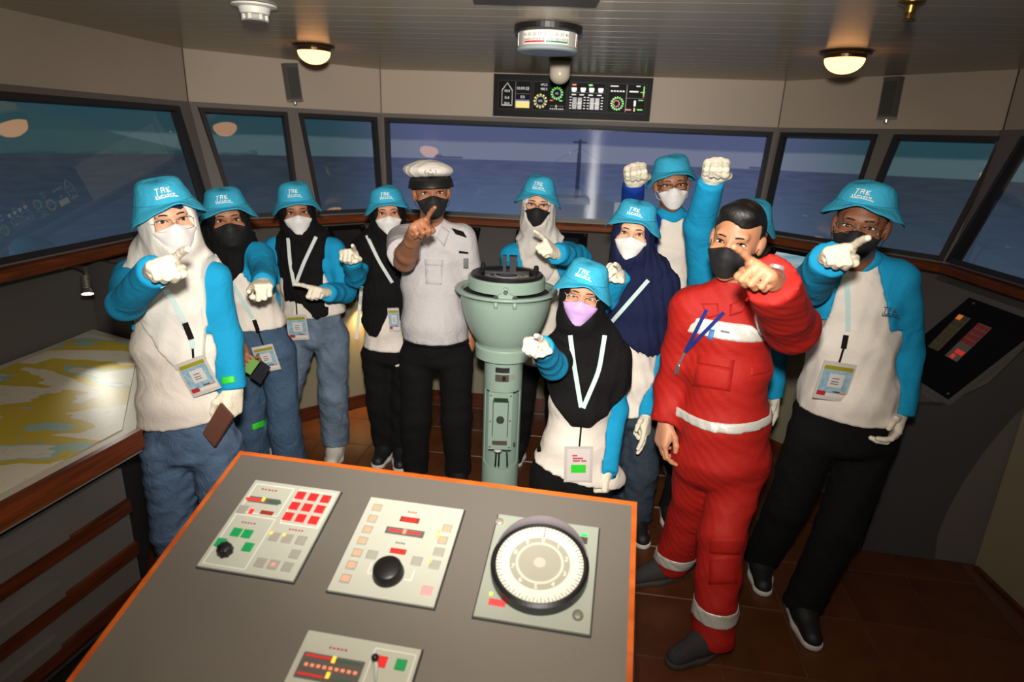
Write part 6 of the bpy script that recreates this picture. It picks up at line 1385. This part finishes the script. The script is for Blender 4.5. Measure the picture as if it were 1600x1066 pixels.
# ------------------------------------------------------------------ worn details
officer_cap(P5)
def wornf(p):
    fs = [p.all]+([p.hijf] if p.hijab else [])
    return bnd(lambda P: np.min([f(P) for f in fs], 0), np.min([f.lo for f in fs], 0), np.max([f.hi for f in fs], 0))
W1, W2, W3, W4, W5, W7, W8, W11, W12 = [wornf(p) for p in (P1, P2, P3, P4, P5, P7, P8, P11, P12)]
def lanyard(p, F_, dep, straps, m, clip=None, cord=None, w=.0085, lift=.008):
    first = None
    for st in straps: first = ribbon_px(p, F_, st, dep, w, m, 'lanyard', first, lift)
    if clip: ribbon_px(p, F_, clip, dep, .009, M_clip, 'lanyard_clip', first, .012, 3, .004)
    if cord: ribbon_px(p, F_, cord, dep, .0035, M_clip, 'lanyard_cord', first, .011, 4, .0015)
lanyard(P1, W1, 1.9, [[(256, 448), (272, 472), (287, 503)], [(300, 531), (301, 545)]], M_lan, [(289, 505), (299, 530)], [(301, 545), (302, 560)]); badge(P1, W1, ((279, 568), (323, 554), (340, 607), (298, 624)), 1.9)
conform(P1, W1, ((346, 590), (367, 587), (368, 598), (346, 601)), 1.97, M_neon, 'sticker')
lanyard(P2, W2, 2.65, [[(334, 398), (346, 415)], [(348, 420), (372, 458), (395, 498)]], M_lan, [(397, 500), (404, 520)], [(404, 520), (412, 541)]); badge(P2, W2, ((398, 543), (431, 537), (434, 577), (402, 584)), 2.65)
conform(P2, W2, ((393, 664), (414, 656), (416, 665), (395, 673)), 2.68, M_neon, 'sticker')
lanyard(P3, W3, 3.15, [[(450, 372), (453, 410), (460, 447)], [(494, 370), (475, 410), (461, 447)]], M_lanw, None, [(461, 447), (464, 492)]); badge(P3, W3, ((447, 493), (479, 491), (482, 531), (451, 532)), 3.12)
lanyard(P4, W4, 3.1, [[(573, 368), (592, 408), (613, 442)], [(565, 448), (561, 490), (557, 530)]], M_lanw, None, [(613, 442), (616, 482)]); badge(P4, W4, ((606, 482), (623, 481), (626, 518), (608, 518)), 3.1)
lanyard(P7, W7, 2.2, [[(891, 524), (896, 565), (908, 637)], [(945, 524), (936, 580), (911, 638)]], M_lan, None, [(909, 638), (908, 668), (905, 700)]); badge(P7, W7, ((882, 698), (926, 699), (926, 753), (881, 754)), 2.2, 'plain')
lanyard(P8, W8, 2.65, [[(1013, 438), (985, 470), (948, 512)]], M_lan)
lanyard(P12, W12, 2.08, [[(1322, 432), (1325, 470), (1325, 518)]], M_lan, [(1322, 524), (1318, 545)], [(1318, 545), (1311, 568)], .0085, .014); badge(P12, W12, ((1283, 563), (1333, 571), (1325, 629), (1274, 622)), 2.08)
def chest_logo(p, F_, cx, cy, dep, s, rot, m):
    def pl(x, z): c_, s_ = math.cos(rot), math.sin(rot); return hitpx(F_, [(cx+(x*c_+z*s_)*s, cy-(z*c_-x*s_)*s)], dep, .002)[0]
    logo_strokes(pl, 1, m, p.root, 'printed_logo', .0016)
M_lgd = mat('logo_dark_teal', (52, 78, 92), .7)
chest_logo(P12, W12, 1394, 489, 2.1, 640, .12, M_lgd)
# uniform details
for q in (((664, 366), (677, 374), (668, 391), (656, 378)), ((703, 362), (690, 352), (682, 371), (694, 386))): conform(P5, W5, q, 2.85, M_uni, 'collar_flap', 4, .012)
conform(P5, W5, ((663, 405), (693, 407), (692, 416), (664, 414)), 2.85, M_uni, 'pocket_flap', 4, .005); conform(P5, W5, ((664, 414), (692, 416), (690, 446), (665, 444)), 2.85, M_uni, 'pocket', 4, .003)
ribbon_px(P5, W5, [(681, 392), (686, 440), (690, 500), (690, 536)], 2.85, .012, M_uni, 'button_placket', None, .003)
conform(P5, W5, ((705, 356), (724, 362), (730, 372), (712, 366)), 2.95, M_blackc, 'epaulette', 4, .006)
conform(P5, W5, ((724, 404), (732, 404), (732, 420), (724, 420)), 2.9, mat('uniform_emblem', (110, 112, 112), .6), 'sewn_emblem', 3, .003); conform(P5, W5, ((717, 392), (732, 394), (732, 397), (717, 396)), 2.9, M_blackc, 'name_tape', 3, .003)
bz0 = aty(680, 543, 2.82)[2]; bf_ = inter(offs(P5.legs, .006), plane(A3(0, 0, bz0+.004), ZA), plane(A3(0, 0, bz0-.03), -ZA)); solid('belt', bf_, .009, mat('belt_black', (18, 17, 17), .4), P5.root, P5.Hm-.3, P5.Hm+.3)
# coverall bands, pockets and lanyard
A_ = P11.A; G11 = offs(P11.gar, .0035); tz = offs(P11.torso, .016)
def slab(c, n, h): return (plane(c+n*h, n), plane(c-n*h, -n))
c0 = hitpx(P11.gar, [(1122, 516)], 2.0, 0)[0]; solid('reflective_band', inter(G11, tz, *slab(c0, unit(A_+P11.S*.10), .029)), .007, M_tape, P11.root, c0-.35, c0+.35)
c0 = hitpx(P11.gar, [(1122, 669)], 2.0, 0)[0]; solid('reflective_band', inter(G11, tz, *slab(c0, unit(A_+P11.S*.0), .0175)), .007, M_tape, P11.root, c0-.35, c0+.35)
sb_, eb_ = P11.upper[1]; c0 = sb_+(eb_-sb_)*.62; solid('reflective_band', inter(G11, offs(P11.sleeves['arm_b'], .02), *slab(c0, unit(eb_-sb_), .022)), .007, M_tape, P11.root, c0-.14, c0+.14)
for px, dp in (((1112, 956), 1.9), ((1062, 868), 2.28)):
    c0 = aty(*px, dp); nv = unit(A3(0, .02, 1)); solid('reflective_band', inter(G11, *slab(c0, nv, .03)), .007, M_tape, P11.root, c0-A3(.14, .16, .1), c0+A3(.14, .16, .1))
for q, nm in ((((1090, 553), (1148, 563), (1146, 577), (1088, 567)), 'pocket_flap'), (((1089, 568), (1146, 578), (1141, 612), (1082, 603)), 'pocket'), (((1108, 841), (1165, 843), (1163, 867), (1108, 865)), 'pocket_flap'), (((1109, 868), (1161, 868), (1161, 912), (1107, 914)), 'pocket'), (((1172, 575), (1205, 565), (1205, 580), (1172, 588)), 'pocket_flap')):
    conform(P11, P11.gar, q, 1.95, M_cov, nm, 6, .008 if 'flap' in nm else .005)
for q in (((1096, 474), (1122, 474), (1124, 492), (1106, 498)), ((1172, 462), (1140, 476), (1140, 494), (1160, 488))): conform(P11, P11.gar, q, 1.98, M_cov, 'collar_flap', 5, .012)
lanyard(P11, P11.gar, 1.98, [[(1104, 484), (1090, 512), (1071, 549)], [(1131, 488), (1102, 518), (1070, 551)]], M_lanb, None, None, .006, .016)
ribbon_px(P11, P11.gar, [(1070, 551), (1063, 566)], 2.0, .004, M_ring, 'key_clip', None, .01, 3, .003); conform(P11, P11.gar, ((1058, 566), (1063, 568), (1060, 586), (1053, 584)), 2.0, M_ring, 'keys', 3, .01)
conform(P11, P11.gar, ((1109, 514), (1117, 516), (1113, 532), (1105, 530)), 1.97, mat('emblem_blue', (60, 110, 170), .5), 'sewn_emblem', 3, .009)
ribbon_px(P11, P11.gar, [(1126, 517), (1140, 520)], 1.97, .004, M_dink, 'name_print', None, .008, 4, .0005)
aw = [q for q in (aty(1206, 440, 1.5), aty(1181, 424, 1.42))]; wd = unit(aw[1]-aw[0]); fw_ = frame_from(wd, (0, 0, 1)); wc = aw[0]+wd*-.004
MB().lathe([(.034, -.009), (.037, -.007), (.037, .007), (.034, .009), (.030, .007), (.030, -.007)], wc, fw_, 28, 1, .86, closed=True).build('wrist_watch', mat('watch_steel', (186, 186, 184), .22, .9), P11.root)
MB().lathe([(.018, 0), (.018, .008), (.015, .01), (.001, .01)], wc+fw_[0]*.032, (fw_[1], fw_[2], fw_[0]), 20).build('watch_face', mat('watch_face', (206, 206, 200), .2, .6), P11.root)
# things held
ph_c = aty(341, 664, 1.89); ax_x = unit(aty(353, 652, 1.89)-aty(335, 682, 1.89)); ax_y = unit(aty(330, 650, 1.91)-ph_c); ax_y = unit(ax_y-ax_x*(ax_x@ax_y)); ax_n = np.cross(ax_x, ax_y)
ph = root('phone', ph_c, 'brown cased phone held at the thigh of the person in the white hijab', 'phone')
MB().box(ph_c, (ax_x, ax_y, ax_n), (.067, .034, .005)).build('case', mat('phone_case_brown', (104, 66, 52), .5), ph); MB().box(ph_c-ax_n*.0055, (ax_x, ax_y, ax_n), (.061, .03, .0006)).build('screen', M_screen_blk, ph)
wd_ = 2.46; wl_ = root('wallet', aty(400, 578, wd_), 'open wallet with green inside and black cover held over blue jeans', 'wallet')
def quadbox(pxs, dep, m, nm, par, th=.005):
    P = [aty(*q, dep) for q in pxs]; n = unit(np.cross(P[1]-P[0], P[2]-P[0])); n = n if n[1] < 0 else -n; MB().prism(P, n*th).build(nm, m, par)
quadbox(((379, 578), (395, 559), (408, 567), (393, 586)), wd_, mat('wallet_green', (120, 168, 84), .5), 'inner_flap', wl_); quadbox(((408, 563), (423, 574), (408, 600), (390, 588)), wd_, mat('wallet_black', (34, 36, 44), .5), 'cover', wl_)
for o in bpy.data.objects:
    if '_b' in o: del o['_b']
